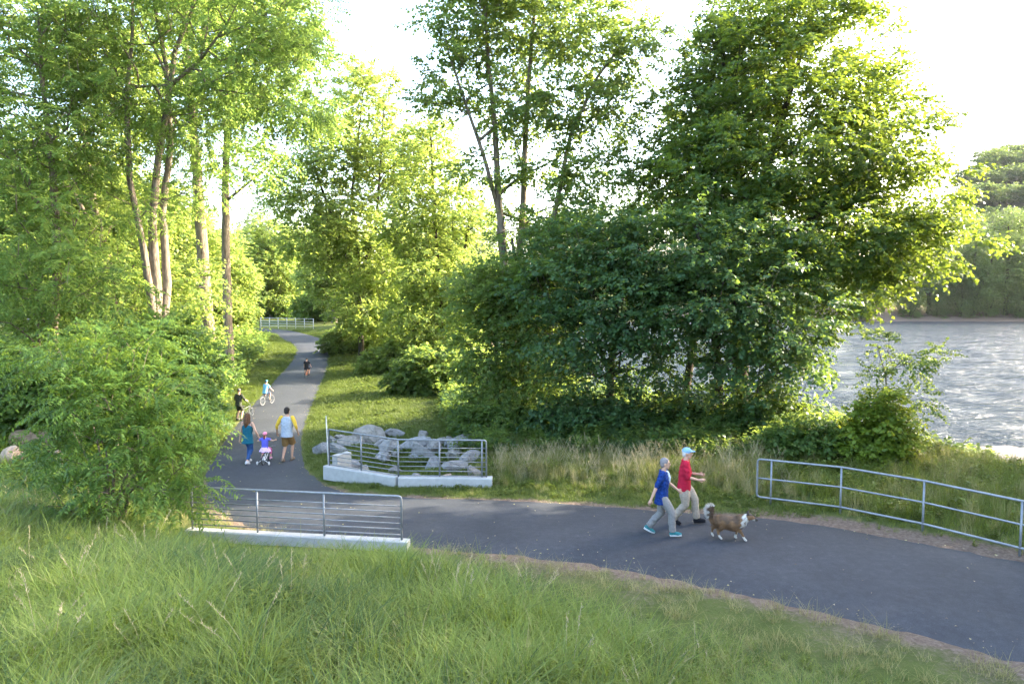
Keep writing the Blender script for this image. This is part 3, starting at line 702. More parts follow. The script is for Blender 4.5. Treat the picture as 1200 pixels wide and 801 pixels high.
# ------------------------------------------------------------------ scattering (grass, weeds, gravel: nobody could count them)
def scatter(name, label, pts, protos, idx, rot, scl, kind='stuff'):
    me = bpy.data.meshes.new(name); n = len(pts)
    me.vertices.add(n); me.vertices.foreach_set('co', np.asarray(pts, np.float32).ravel())
    for an, ty, key, dat in (('rot', 'FLOAT_VECTOR', 'vector', rot), ('scl', 'FLOAT', 'value', scl), ('pick', 'INT', 'value', idx)):
        a = me.attributes.new(an, ty, 'POINT'); a.data.foreach_set(key, np.asarray(dat, np.int32 if ty == 'INT' else np.float32).ravel())
    o = put(name, me)
    pc = bpy.data.collections.new(name + '_kinds')
    for i, (pm, mats) in enumerate(protos):
        po = bpy.data.objects.new('%s_%02d' % (name, i), pm)
        pc.objects.link(po)
    ng = bpy.data.node_groups.new(name, 'GeometryNodeTree')
    ng.interface.new_socket('Geometry', in_out='INPUT', socket_type='NodeSocketGeometry'); ng.interface.new_socket('Geometry', in_out='OUTPUT', socket_type='NodeSocketGeometry')
    gi_ = ng.nodes.new('NodeGroupInput'); go = ng.nodes.new('NodeGroupOutput'); ip = ng.nodes.new('GeometryNodeInstanceOnPoints'); ci = ng.nodes.new('GeometryNodeCollectionInfo')
    ci.inputs['Collection'].default_value = pc; ci.inputs['Separate Children'].default_value = True; ci.inputs['Reset Children'].default_value = True
    ip.inputs['Pick Instance'].default_value = True
    def named(nm, ty):
        q = ng.nodes.new('GeometryNodeInputNamedAttribute'); q.data_type = ty; q.inputs['Name'].default_value = nm; return q.outputs['Attribute']
    Lk = ng.links.new
    Lk(gi_.outputs[0], ip.inputs['Points']); Lk(ci.outputs[0], ip.inputs['Instance']); Lk(named('pick', 'INT'), ip.inputs['Instance Index']); Lk(named('rot', 'FLOAT_VECTOR'), ip.inputs['Rotation']); Lk(named('scl', 'FLOAT'), ip.inputs['Scale'])
    Lk(ip.outputs[0], go.inputs[0])
    md = o.modifiers.new('scatter', 'NODES'); md.node_group = ng
    tag(o, label, None, kind=kind); return o

def blades(n, hmin, hmax, rad, w, rg, lean=.35, seg=3, curl=.5):
    """grass blades as tapering strips; returns verts, quads"""
    a = rg.uniform(0, 2*np.pi, n); rr = rad*np.sqrt(rg.random(n)); b = np.stack([rr*np.cos(a), rr*np.sin(a), np.zeros(n)], 1)
    h = rg.uniform(hmin, hmax, n); d = rg.uniform(0, 2*np.pi, n); dv = np.stack([np.cos(d), np.sin(d), np.zeros(n)], 1)
    sv = np.stack([-np.sin(d), np.cos(d), np.zeros(n)], 1); ln = np.abs(rg.normal(0, lean, n)) + .05; cu = rg.random(n)*curl
    V = []
    for k in range(seg + 1):
        t = k/seg; hor = h*(ln*t + cu*t*t*t); ver = h*(t - .45*cu*t**3 - .15*ln*t*t); ww = w*(1 - t)**.7*(.8 + .4*rg.random(n)) if k < seg else w*.08*np.ones(n)
        c = b + dv*hor[:, None] + UP*ver[:, None]; V += [c - sv*ww[:, None]/2, c + sv*ww[:, None]/2]
    V = np.stack(V, 1).reshape(-1, 3); K = 2*(seg + 1); o = np.arange(n)[:, None]*K
    Fq = np.concatenate([o + np.array([2*k, 2*k+1, 2*k+3, 2*k+2]) for k in range(seg)], 0)
    return V, Fq
def tuft(name, n, hmin, hmax, rad, w, mat, seed, lean=.35, seg=3, curl=.5):
    v, f = blades(n, hmin, hmax, rad, w, np.random.default_rng(seed), lean, seg, curl); me = fast_mesh(name, v, f); me.materials.append(M[mat]); return (me, mat)
def seedheads(name, n, hmin, hmax, rad, mat, seed, lean=.25):
    rg = np.random.default_rng(seed); mb = MB()
    for i in range(n):
        h = rg.uniform(hmin, hmax); a = rg.uniform(0, 6.28); r0 = rad*rg.random()**.5; d = rg.uniform(0, 6.28); l = abs(rg.normal(0, lean)) + .05
        p = [np.array([r0*math.cos(a) + math.cos(d)*h*(l*t + .18*t**4), r0*math.sin(a) + math.sin(d)*h*(l*t + .18*t**4), h*(t - .1*l*t*t)]) for t in np.linspace(0, 1, 5)]
        mb.tube(p, [.0022, .002, .0018, .0014, .001], 3)
        for k in range(14):
            t = .80 + .2*k/13; c = p[3] + (p[4] - p[3])*((t - .75)/.25); s = .012*(1.25 - abs(k/13 - .4)); q = rg.normal(size=3)*.006
            mb.tube([c + q, c + q + np.array([rg.normal()*.012, rg.normal()*.012, .022])], [s*.35, .0008], 3)
    me = mb.mesh(name); me.materials.append(M[mat]); return (me, mat)
def weed(name, n, h, mat, seed, L=.09, W=.045, spread=.25):
    rg = np.random.default_rng(seed); pos = []; ax = []
    for i in range(n):
        a = rg.uniform(0, 6.28); ln = rg.random()*.5; hh = h*rg.uniform(.6, 1)
        for k in range(10):
            t = .15 + .85*k/9; b = rg.uniform(0, 6.28)
            pos.append((spread*.4*math.cos(a) + math.cos(a)*ln*hh*t, spread*.4*math.sin(a) + math.sin(a)*ln*hh*t, hh*t)); ax.append((math.cos(b), math.sin(b), .25 + .3*t))
    pos = np.array(pos); ax = nrm(ax); k = len(pos); s = rg.uniform(.6, 1.2, k)
    me = quads_mesh(name, leaf_quads(pos, ax, nrm(UP + rg.normal(size=(k, 3))*.3), L*s, W*s)); me.materials.append(M[mat]); return (me, mat)

def spots(n, x0, x1, y0, y1, rg):
    return np.stack([rg.uniform(x0, x1, n), rg.uniform(y0, y1, n)], 1)
def in_view(P, m=.03, z=0):
    q = np.abs(P[:, 0])/np.maximum(P[:, 1], .1); return q < .706 + m
def lay(P, dz=-.02): return np.column_stack([P, ground_z(P) + dz])
rg = np.random.default_rng(101)
# tall meadow grass on the near slope
near_protos = [tuft('meadow', 34, .30, .62, .17, .013, 'grass', 1, .35), tuft('meadow', 26, .45, .98, .16, .014, 'grass', 2, .45, 4, 1.0), tuft('meadow', 38, .18, .45, .18, .014, 'grass', 3, .45),
               tuft('meadow', 20, .30, .70, .15, .010, 'grass_tan', 4, .4, 4, .8), seedheads('meadow', 3, .5, .9, .14, 'seed', 5), weed('meadow', 8, .42, 'grass', 6, .12, .055), tuft('meadow', 30, .15, .42, .24, .010, 'grass_tan', 7, .7),
               tuft('meadow', 32, .35, .80, .17, .015, 'grass_deep', 8, .4, 4, .8), tuft('meadow', 28, .35, .85, .17, .015, 'grass_fresh', 9, .4, 4, .8)]
P = spots(60000, -13, 11, 1.6, 17, rg); d, s, k = path_info(P)
keep = (s < 0) & (d > .10) & in_view(P, .12) & (P[:, 1] > 2.2)
P = P[keep]; d = d[keep]
tall = np.clip((d - .3)/2.4, .25, 1)*(.92 + .30*wob(P, 1.1, 2) + .16*wob(P, 2.9, 7))
# the corner by the path bottom right is short and dry
dry = np.clip(1 - np.hypot((P[:, 0] - 5.0)/3.6, (P[:, 1] - 8.6)/2.6), 0, 1); edge = np.clip(1.2 - (d - .2)/2.5 + .2*wob(P, 1.6, 4), 0, 1)*np.clip((P[:, 0] + .8)/2.0, 0, 1); dry = np.maximum(dry*.6, edge); tall *= (1 - .70*dry)*(1 - .22*np.clip((P[:, 0] - .5)/3, 0, 1))
# keep the view of the near railing mostly open
rail = np.clip(1 - (np.abs(P[:, 0] + 4.3) - 2.6)/1.0, 0, 1)*np.clip((P[:, 1] - 10.2)/2.0, 0, 1); tall *= (1 - .22*rail)
pick = rg.random(len(P)); lowd = np.clip(1 - d/1.3, 0, 1)
idx = np.where(pick < .34, 0, np.where(pick < .56, 1, np.where(pick < .84, 2, np.where(pick < .91, 3, np.where(pick < .922, 4, np.where(pick < .96, 5, 2))))))
pt_ = wob(P, 1.0, 9) + rg.normal(0, .45, len(P)); idx = np.where((pt_ > .42) & (idx < 3), 7, np.where((pt_ < -.12) & (idx < 3), 8, idx))
r2 = rg.random(len(P)); idx = np.where(r2 < .8*np.maximum(dry, lowd*.6), np.where(r2 < .25, 3, np.where(r2 < .35, 5, 6)), idx); tall = np.where((idx == 6) | (idx == 3), np.maximum(tall, .5), tall)
thin = rg.random(len(P)) < np.clip(.13 + 4.5/np.maximum(P[:, 1]**2, 1)*.0 + .10, 0, 1)*(1 - .5*edge)*(1 - .2*dry); P, idx, tall = P[thin], idx[thin], tall[thin]
n = len(P); rot = np.stack([rg.normal(0, .09, n), rg.normal(0, .09, n), rg.uniform(0, 6.28, n)], 1)
scatter('meadow_grass', 'tall green meadow grass with seed heads on the near slope', lay(P), near_protos, idx, rot, tall*rg.uniform(.8, 1.2, n))
print('meadow', n)
# tan grass standing behind the path
tan_protos = [tuft('tan', 44, .45, .95, .20, .009, 'grass_tan', 11, .22, 3, .4), tuft('tan', 40, .35, .80, .20, .010, 'grass', 12, .3), seedheads('tan', 9, .7, 1.15, .2, 'seed', 13, .16), tuft('tan', 40, .15, .4, .22, .010, 'grass', 14, .5), weed('tan', 8, .5, 'grass', 15, .12, .07)]
A = PZ(585, 560, 0); B = PZ(900, 590, 0)
P = spots(36000, -1.5, 21, 11, 27, rg); d, s, k = path_info(P); ds = seg_dist(P, RIVER)
u = (P[:, 0] - A[0])/(B[0] - A[0]); keep = (s > 0) & (d > .25) & (ds > .3) & ~inside(P, RIVER) & in_view(P, .05)
tallz = (d > 1.15 + .3*np.sin(P[:, 0]*1.7)) & (u > -.02) & (u < 1.0 + .15) & (d < 4.2 + .5*np.sin(P[:, 0]*2)); P = P[keep]; d = d[keep]; u = u[keep]; tallz = tallz[keep]
pick = rg.random(len(P)); idx = np.where(tallz, np.where(pick < .38, 0, np.where(pick < .70, 1, np.where(pick < .90, 2, 4))), np.where(pick < .35, 1, np.where(pick < .75, 3, np.where(pick < .85, 0, 4))))
sc = np.where(tallz, np.clip(.4 + (d - 1.1)*.5, .35, .88)*(.8 + .35*wob(P, .9, 5)), np.where(u > 1, np.clip(.35 + .25*d, .35, .8), .30 + .06*d)); sc = np.where(d < .9, .26, sc)
thin = rg.random(len(P)) < np.where(d < .6, .2, .27); P, idx, sc = P[thin], idx[thin], sc[thin]; n = len(P)
rot = np.stack([rg.normal(0, .07, n), rg.normal(0, .07, n), rg.uniform(0, 6.28, n)], 1)
scatter('tan_grass', 'tall dry tan grass standing behind the path', lay(P), tan_protos, idx, rot, sc*rg.uniform(.8, 1.15, n))
# mown lawn and verges
lawn_protos = [tuft('lawn', 60, .04, .11, .26, .011, 'grass_lawn', 21, .6, 2), tuft('lawn', 60, .05, .15, .26, .012, 'grass_lawn', 22, .7, 2), weed('lawn', 5, .12, 'grass_lawn', 23, .08, .05)]
P = spots(110000, -27, 7, 16.5, 74, rg); d, s, k = path_info(P)
keep = ((s > 0) & (d > .05) & (d < 9)) | ((s < 0) & (d > .05) & (d < 4.5) & (P[:, 1] > 17)); P = P[keep]; d = d[keep]
thin = rg.random(len(P)) < np.clip(30/P[:, 1], .25, 1)*.9; P = P[thin]; d = d[thin]; n = len(P); pick = rg.random(n)
rot = np.stack([rg.normal(0, .05, n), rg.normal(0, .05, n), rg.uniform(0, 6.28, n)], 1)
scatter('lawn_grass', 'short mown lawn grass along both sides of the path', lay(P, -.01), lawn_protos, np.where(pick < .5, 0, np.where(pick < .95, 1, 2)), rot, rg.uniform(.7, 1.3, n)*np.clip(.5 + d*.6, .5, 1.1)*np.clip(P[:, 1]/24, 1, 2))
print('lawn', n)
# fallen leaves and grit on the asphalt, thickest near its edges
lit = []
for i in range(3):
    q_ = leaf_quads(np.zeros((1, 3)), np.array([[1.0, 0, .12]]), np.array([[0, .25*(i - 1), 1.0]]), np.array([.05]), np.array([.028 + .008*i])); lm_ = quads_mesh('litter', q_); lm_.materials.append(M[('seed', 'bark', 'grass_tan')[i]]); lit.append((lm_, ''))
P = spots(30000, -14, 12, 9, 48, rg); d, s, k = path_info(P); lz = path_info.z
keep = (d < -.02) & (rg.random(len(P)) < np.where(d > -.35, .5, np.where(d > -.8, .14, .045))); P = P[keep]; lz = lz[keep]; n = len(P)
scatter('leaf_litter', 'small fallen leaves and grit lying on the asphalt', np.column_stack([P, lz + .046 - .03*np.clip(1 + d[keep]/.5, 0, 1)]), lit, rg.integers(0, 3, n), np.stack([np.zeros(n), np.zeros(n), rg.uniform(0, 6.28, n)], 1), rg.uniform(.4, 1.1, n))
# undergrowth on the river point, the wood floor and the left bank
und = [weed('under', 14, .55, 'leaf_maple', 31, .15, .09, .5), weed('under', 16, .8, 'leaf_airy', 32, .16, .10, .6), tuft('under', 40, .3, .7, .25, .014, 'grass', 33, .5), weed('under', 14, .7, 'leaf_left', 34, .15, .08, .5), tuft('under', 40, .3, .8, .25, .014, 'leaf_bright', 35, .5)]
P = spots(34000, -32, 20, 14, 75, rg); d, s, k = path_info(P); ds = seg_dist(P, RIVER)
pt = (s > 0) & (P[:, 1] > 21.5) & (P[:, 0] > -1.5 - (P[:, 1] - 22)*.16) & (d > 4.2) & (ds > .2) & ~inside(P, RIVER)
lf = (s < 0) & (d > 2.6 + .7*wob(P, .6)) & (P[:, 1] > 17)
keep = (pt | lf) & in_view(P, .05); P = P[keep]; lf = lf[keep]; n = len(P); pick = rg.random(n)
sunny = lf & (P[:, 1] < 26) & (P[:, 0] < -12)  # sunlight put into colour: brighter leaf tufts picked on this left bank
idx = np.where(sunny, np.where(pick < .6, 4, 3), np.where(lf, np.where(pick < .55, 3, np.where(pick < .8, 1, 2)), np.where(pick < .5, 0, np.where(pick < .85, 1, 2))))
thin = rg.random(n) < np.where(P[:, 1] < 40, .5, .4); P, idx = P[thin], idx[thin]; n = len(P)
rot = np.stack([rg.normal(0, .1, n), rg.normal(0, .1, n), rg.uniform(0, 6.28, n)], 1)
scatter('undergrowth', 'leafy weeds and brush covering the ground under the trees', lay(P), und, idx, rot, rg.uniform(.6, 1.3, n)*np.clip(P[:, 1]/30, .9, 1.6))
# hillside woods
hm = clump_leaves(rg.normal(size=(26, 3))*np.array([3.6, 3.6, 2.6]) + np.array([0, 0, 5]), nrm(rg.normal(size=(26, 3)) + UP), np.full(26, 2.6), 8, 'far', rg, 2.2)
hmesh = quads_mesh('woods', hm); hmesh.materials.append(M['leaf_far'])
k = rg.integers(0, len(hx)*len(hy), 9000); hp = np.column_stack([XX.ravel()[k] + rg.uniform(-6, 6, 9000), YY.ravel()[k] + rg.uniform(-10, 10, 9000), hz.ravel()[k]])
q = hp[:, 0]/hp[:, 1]; hp = hp[(hp[:, 2] > 12) & (q > .56) & (q < .85) & (hp[:, 1] < 450)]; n = len(hp)
scatter('hillside_woods', 'dense distant woods covering the hill beyond the river', hp, [(hmesh, '')], np.zeros(n, int), np.stack([np.zeros(n), np.zeros(n), rg.uniform(0, 6.28, n)], 1), rg.uniform(.5, .95, n))

# ------------------------------------------------------------------ shrubs
def shrub(name, label, cat, x, y, lobes, n, leaf, mat, Rc, ntw, size, seed, group=None, stems=5, bark='bark_dark', flat=.5, sep=.4):
    """multi-stemmed bush; lobes in metres about its foot"""
    z = gz(x, y); rg = np.random.default_rng(seed); tr = []
    for i in range(stems):
        a = rg.uniform(0, 6.28); l = lobes[i % len(lobes)]; e = np.array(l[0])*.6
        tr.append([(x + .15*math.cos(a), y + .15*math.sin(a), z - .08, .035), (x + e[0]*.4, y + e[1]*.4, z + e[2]*.6, .025), (x + e[0], y + e[1], z + e[2], .014)])
    lo = [((x + l[0][0], y + l[0][1], z + l[0][2]), l[1]) for l in lobes]
    return build_tree(name, label, cat, tr, lo, n, leaf, mat, bark, Rc, ntw, size, flat, group, seed, .006, sep)
# big feathery sumac in the left foreground
cx, cyy = PY(130, 600, 14.6)[:2]
def rel(px, py, Y, *r): p = PY(px, py, Y); return (tuple(p - np.array([cx, cyy, gz(cx, cyy)])), r)
shrub('sumac_bush', 'big feathery green sumac bush left of the near railing', 'bush', cx, cyy,
      [rel(150,400,15.4,.9,.9,.35), rel(95,415,15.6,.9,1.0,.4), rel(195,452,14.9,.7,.8,.4), rel(50,420,16,.7,.8,.4), rel(120,465,15,1.0,1.0,.5), rel(180,505,14.6,.8,.8,.5), rel(218,492,15,.5,.5,.3), rel(95,525,14.8,.7,.8,.5), rel(150,560,14.2,.9,.8,.5), rel(222,574,13.9,.45,.4,.25), rel(205,545,14.1,.5,.5,.3), rel(85,585,14.4,.7,.7,.4)],
      165, 'sumac', 'leaf_sumac', .68, 9, .9, 61, None, 7, 'bark', .25, .38)
GB = 'bushes along the river bank'
for lb, px, Y, lo, n, mt, sd in [
    ('bright yellow-green bush behind the right railing by the water', 1035, 20.5, [((0,0,1.0),(.75,.7,.7)), ((.35,.2,.6),(.7,.6,.5)), ((-.4,0,.6),(.6,.6,.5)), ((.05,.1,1.7),(.4,.4,.4))], 120, 'leaf_bright', 62),
    ('low green bush at the left end of the right railing', 945, 21.0, [((0,0,.7),(.8,.6,.5)), ((.7,.2,.5),(.6,.6,.4)), ((-.6,0,.4),(.6,.6,.4))], 90, 'leaf_airy', 63),
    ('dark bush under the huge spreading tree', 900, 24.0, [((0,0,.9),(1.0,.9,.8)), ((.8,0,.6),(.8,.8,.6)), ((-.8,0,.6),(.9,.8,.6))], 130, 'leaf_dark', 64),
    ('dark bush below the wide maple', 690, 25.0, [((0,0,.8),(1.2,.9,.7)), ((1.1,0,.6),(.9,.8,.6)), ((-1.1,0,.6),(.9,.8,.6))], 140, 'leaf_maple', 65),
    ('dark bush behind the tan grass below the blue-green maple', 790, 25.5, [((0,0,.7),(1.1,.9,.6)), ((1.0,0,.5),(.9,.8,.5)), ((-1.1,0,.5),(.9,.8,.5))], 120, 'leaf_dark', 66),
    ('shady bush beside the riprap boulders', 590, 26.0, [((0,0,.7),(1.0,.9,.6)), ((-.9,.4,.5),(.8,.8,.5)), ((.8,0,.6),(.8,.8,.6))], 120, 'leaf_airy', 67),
    ('round bush at the edge of the sunlit lawn', 505, 37.0, [((0,0,1.2),(1.6,1.4,1.1)), ((1.6,.5,1.0),(1.3,1.2,.9)), ((-1.3,.2,.7),(1.0,1.0,.6))], 170, 'leaf_airy', 68),
    ('bush under the glowing yellow-green tree', 470, 46.0, [((0,0,1.1),(1.6,1.4,1.0)), ((1.7,0,1.0),(1.3,1.2,.9)), ((-1.6,0,.8),(1.2,1.1,.7))], 150, 'leaf_yellow', 69),
    ('bush at the foot of the path-bend tree', 412, 56.0, [((0,0,1.2),(1.8,1.4,1.1)), ((1.9,0,1.0),(1.5,1.2,.9)), ((-1.4,.5,.9),(1.2,1.1,.8))], 150, 'leaf_yellow', 70)]:
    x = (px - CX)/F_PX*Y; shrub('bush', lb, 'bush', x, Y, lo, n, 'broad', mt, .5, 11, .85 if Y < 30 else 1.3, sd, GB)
GW = 'bushes at the edge of the left wood'
for lb, px, Y, sd in [('leafy thicket left behind the far white fence', 306, 92.0, 91), ('leafy thicket right behind the far white fence', 345, 95.0, 92), ('low thicket beyond the fence under the path-bend tree', 378, 88.0, 93)]:
    x = (px - CX)/F_PX*Y; shrub('bush', lb, 'bush', x, Y, [((0,0,1.8),(2.4,1.6,1.6)), ((2.0,.5,1.4),(1.8,1.4,1.3)), ((-1.9,0,1.5),(1.8,1.4,1.3)), ((.3,.6,3.4),(1.8,1.5,1.3))], 110, 'broad', 'leaf_left', 1.0, 11, 2.1, sd, GW, sep=.7)
for lb, px, Y, lo, n, mt, sd in [
    ('green bush around the foot of the trailside pair of trunks', 226, 39.0, [((0,0,1.1),(1.5,1.2,1.0)), ((1.2,.6,.7),(.9,.9,.6)), ((-1.5,0,1.0),(1.2,1.2,.9))], 170, 'leaf_left', 72),
    ('shaded bush behind the feathery sumac', 150, 24.0, [((0,0,1.6),(1.6,1.4,1.3)), ((1.5,.3,1.3),(1.1,1.1,1.0)), ((-1.5,0,1.5),(1.4,1.2,1.2)), ((.6,0,2.7),(1.1,1.1,.8))], 260, 'leaf_sumac', 73),
    ('tall leafy bush hiding the feet of the ash stems', 190, 26.0, [((0,0,1.8),(1.5,1.2,1.4)), ((.9,.2,2.8),(1.1,1.0,1.0)), ((-1.0,0,2.9),(1.1,1.0,1.0)), ((.2,0,3.9),(.9,.9,.8))], 210, 'leaf_left', 77),
    ('sunny bush over the brown stones at far left', 25, 23.5, [((0,0,1.8),(1.5,1.3,1.2)), ((1.3,0,2.0),(1.2,1.1,1.0)), ((-1.2,0,2.2),(1.2,1.1,1.2))], 210, 'leaf_left', 74),
    ('leafy bush left of the path just before it bends', 268, 62.0, [((0,0,1.6),(1.8,1.5,1.4)), ((-1.6,0,1.2),(1.5,1.3,1.1)), ((-.4,0,2.8),(1.3,1.2,1.0))], 190, 'leaf_yellow', 75),
    ('bush between the ash stems and the thicker trunk', 215, 31.0, [((0,0,1.3),(1.3,1.2,1.2)), ((-1.0,.2,2.2),(1.1,1.1,1.0)), ((.5,.4,2.3),(.9,.9,.8))], 190, 'leaf_left', 76)]:
    x = (px - CX)/F_PX*Y; shrub('bush', lb, 'bush', x, Y, lo, n, 'broad', mt, .55, 11, .95 if Y < 40 else 1.4, sd, GW)
# sapling with hanging sprays over the water
sx = (1040 - CX)/F_PX*21.5; tS = footed(stem((1035,560,21.5,.03),(1040,480,21.5,.026),(1038,440,21.5,.022),(1028,405,21.5,.014)))
build_tree('bank_sapling', 'thin drooping sapling in front of the water above the bright bush', 'tree', [tS, stem((1038,440,21.5,.014),(1065,415,21.5,.012),(1100,420,21.5,.006))],
    [lob(1030,400,21.5,.5,.5,.35), lob(1060,430,21.5,.7,.6,.35), lob(1075,470,21.3,.5,.5,.35), lob(1095,415,21.5,.55,.5,.25), lob(1020,440,21.5,.4,.4,.3), lob(1060,500,21.3,.45,.4,.3)], 30, 'broad', 'leaf_airy', 'bark', .42, 9, .7, .5, GR, 81, .006, .3)

# ------------------------------------------------------------------ rocks
def rock_mesh(seed, flat=.75):
    """angular quarried block: a ball cut by random planes, crisp faces"""
    bm = bmesh.new(); bmesh.ops.create_icosphere(bm, subdivisions=2, radius=1.0); rg = np.random.default_rng(seed + 40)
    for _ in range(9):
        nn = nrm(rg.normal(size=3)*np.array([1, 1, .8])); dd = rg.uniform(.38, .72)
        g = bm.verts[:] + bm.edges[:] + bm.faces[:]
        r = bmesh.ops.bisect_plane(bm, geom=g, plane_co=Vector(nn*dd), plane_no=Vector(nn), clear_outer=True)
        ed = [e for e in r['geom_cut'] if isinstance(e, bmesh.types.BMEdge)]
        if ed: bmesh.ops.contextual_create(bm, geom=ed)
    bmesh.ops.triangulate(bm, faces=bm.faces)
    bmesh.ops.subdivide_edges(bm, edges=[e for e in bm.edges if e.calc_length() > .45], cuts=1)
    st = np.array([1.25, .85, flat])
    for v in bm.verts: v.co = np.array(v.co)*st*1.25 + rg.normal(size=3)*.025
    me = bpy.data.meshes.new('boulder'); bm.to_mesh(me); bm.free(); me.materials.append(M['rock']); return me
RM = [rock_mesh(i) for i in range(8)]
for i in range(3):
    c = RM[i].copy(); c.materials.clear(); c.materials.append(M['rock_brown']); RM.append(c)
def boulder(px, py, w, label, group, k, zoff=0.0, rz=None, zg=None):
    """seat a stone on the ground that the pixel sees"""
    z = -.2
    for _ in range(25): p = PZ(px, py, z); z = .5*z + .5*gz(p[0], p[1])
    o = put('boulder', RM[k]); s = w*p[1]/F_PX/2
    o.location = (p[0], p[1], gz(p[0], p[1]) + s*.24 + zoff); o.scale = (s*random.uniform(.9, 1.25), s, s*random.uniform(.85, 1.2)); o.rotation_euler = (random.uniform(-.3, .3), random.uniform(-.3, .3), random.uniform(0, 6.3) if rz is None else rz)
    tag(o, label, 'rock', group); return o
GRK = 'riprap boulders behind the angled railing'
ROCKS = [(378,516,22,'boulder outside the left end of the angled railing, beside the white marker'), (396,516,20,'rounded boulder just inside the left railing end, top row'), (412,508,24,'boulder third from the left along the top of the riprap'),
  (433,505,32,'largest slanted grey boulder at the top of the riprap'), (456,516,26,'tall pale boulder pointing up near the middle railing post'), (463,500,20,'small boulder at the back right of the pointed pale one'), (488,512,22,'mossy boulder at the centre back of the riprap'),
  (495,500,14,'little pale stone alone on the back edge of the riprap'), (512,514,22,'boulder back row right of centre'), (530,512,24,'boulder back row before the right cluster'), (548,508,28,'big light boulder at the right back corner'), (562,520,22,'boulder tucked into the right railing corner'),
  (404,538,18,'pale boulder low behind the left rails'), (412,546,22,'upright pale boulder low behind the second post'), (428,548,14,'small stone on the kerb line by the second post'), (446,532,16,'stone half sunk in grass before the pointed boulder'), (466,548,16,'stone behind the middle post near the kerb'),
  (494,528,28,'wide pale boulder centre of the right rails'), (508,544,30,'largest boulder low behind the right rails'), (486,556,14,'small stone on the kerb left of the right rails'), (532,530,24,'boulder upper middle behind the right rails'), (534,546,24,'boulder lower middle behind the right rails'),
  (552,536,22,'boulder behind the right post, upper'), (556,552,20,'boulder behind the right post, lower'), (524,556,14,'small brown stone against the kerb right of centre'), (584,522,20,'stone lying outside the right end of the angled railing'), (600,520,14,'small stone in the tan grass right of the railing')]
for i, (px, py, w, lb) in enumerate(ROCKS): boulder(px, py + (13 if py < 517 else 6), w*1.08, lb, GRK, i % 8 if 'brown' not in lb else 9)
rr_ = random.Random(4); ORD = ['first','second','third','fourth','fifth','sixth','seventh','eighth','ninth','tenth','eleventh','twelfth','thirteenth','fourteenth','fifteenth','sixteenth','seventeenth','eighteenth']
for i, px in enumerate(np.linspace(392, 566, 18)): boulder(px + rr_.uniform(-3, 3), rr_.uniform(514, 556), rr_.uniform(11, 19), 'small rubble stone in the gaps of the riprap, %s from the left' % ORD[i], GRK, rr_.randrange(8))
GBK = 'brown stones in the sunlit left bank'
for i, (px, py, w, lb) in enumerate([(8,505,34,'rounded brown stone at the very left edge of the bank'), (28,492,30,'brown stone higher in the sunlit bank'), (48,525,44,'large square tan stone beside the feathery sumac'), (20,545,36,'brown stone low in the left bank'), (62,548,30,'tan stone half under the sumac'), (4,622,40,'grey-brown stone low at the left frame edge')]): boulder(px, py, w, lb, GBK, 8 + i % 3, .1)

# ------------------------------------------------------------------ railings
def V3(p): return np.asarray(p, float)
def bar_part(root, name, pts, r, base, sides=8, mat='galv'):
    mb = MB(); mb.tube(np.array(pts) - base, r, sides); return put(name, mb.mesh(name, True), M[mat], root)
def corner(p, d_in, d_out, r, n=5):
    """quarter bend from travelling d_in to travelling d_out about p"""
    return [p - d_in*r*(1 - t)**2 + d_out*r*t**2 for t in np.linspace(0, 1, n)]
# near railing: straight, eight rails, on a concrete kerb
a = PZ(226, 624, .09); b = PZ(471, 637, .09); a[2] = b[2] = .09; ux = nrm(b - a)
root = empty('guard_railing', a); tag(root, 'galvanised railing with eight rails on a straight kerb, nearest the camera', 'railing', 'galvanised trail railings')
H = .98
pts = [a, a + UP*(H - .08)] + corner(a + UP*H, UP, ux, .08)[1:] + corner(b + UP*H, ux, -UP, .08) + [b + UP*.0]
bar_part(root, 'top_rail', pts, .024, a)
Ln = np.linalg.norm(b - a)
for i in range(7):
    z = .07 + i*.118; bar_part(root, 'rail', [a + UP*z + ux*.02, b + UP*z - ux*.02], .013, a, 6)
for px in (296, 379):
    t = (PZ(px, 630, .16)[0] - a[0])/(b[0] - a[0]); q = a + (b - a)*t; bar_part(root, 'post', [q - UP*.02, q + UP*(H - .02)], .022, a)
    mb = MB(); mb.box(q - a + UP*.008, (.07, .07, .008), math.atan2(ux[1], ux[0])); put('base_plate', mb.mesh('base_plate'), M['galv'], root)
nrmv = np.array([-ux[1], ux[0], 0])
k0 = (a + b)/2; mb = MB(); bm_c = np.array([k0[0], k0[1], .16 - .40])
def kerb(name, label, p, q, top, depth, half):
    d = nrm(q - p); n2 = np.array([-d[1], d[0], 0]); c = (p + q)/2; bm = bmesh.new()
    vs = []
    for s in (-1, 1):
        e = (p if s < 0 else q)
        for (w, z) in ((-half, -depth), (half, -depth), (half, -.02), (half - .02, 0), (-half + .02, 0), (-half, -.02)):
            vs.append(bm.verts.new(e + n2*w + UP*(top + z) - V3([c[0], c[1], top - depth])))
    for i in range(6): bm.faces.new((vs[i], vs[(i+1) % 6], vs[6 + (i+1) % 6], vs[6 + i]))
    bm.faces.new(vs[:6][::-1]); bm.faces.new(vs[6:]); bmesh.ops.recalc_face_normals(bm, faces=bm.faces)
    me = bpy.data.meshes.new(name); bm.to_mesh(me); bm.free(); o = put(name, me, M['conc'], None, (c[0], c[1], top - depth)); tag(o, label, 'kerb', 'concrete kerbs under the railings'); return o
kerb('concrete_kerb', 'straight pale concrete kerb under the nearest railing', a - ux*.12, b + ux*.14, .086, .5, .12)

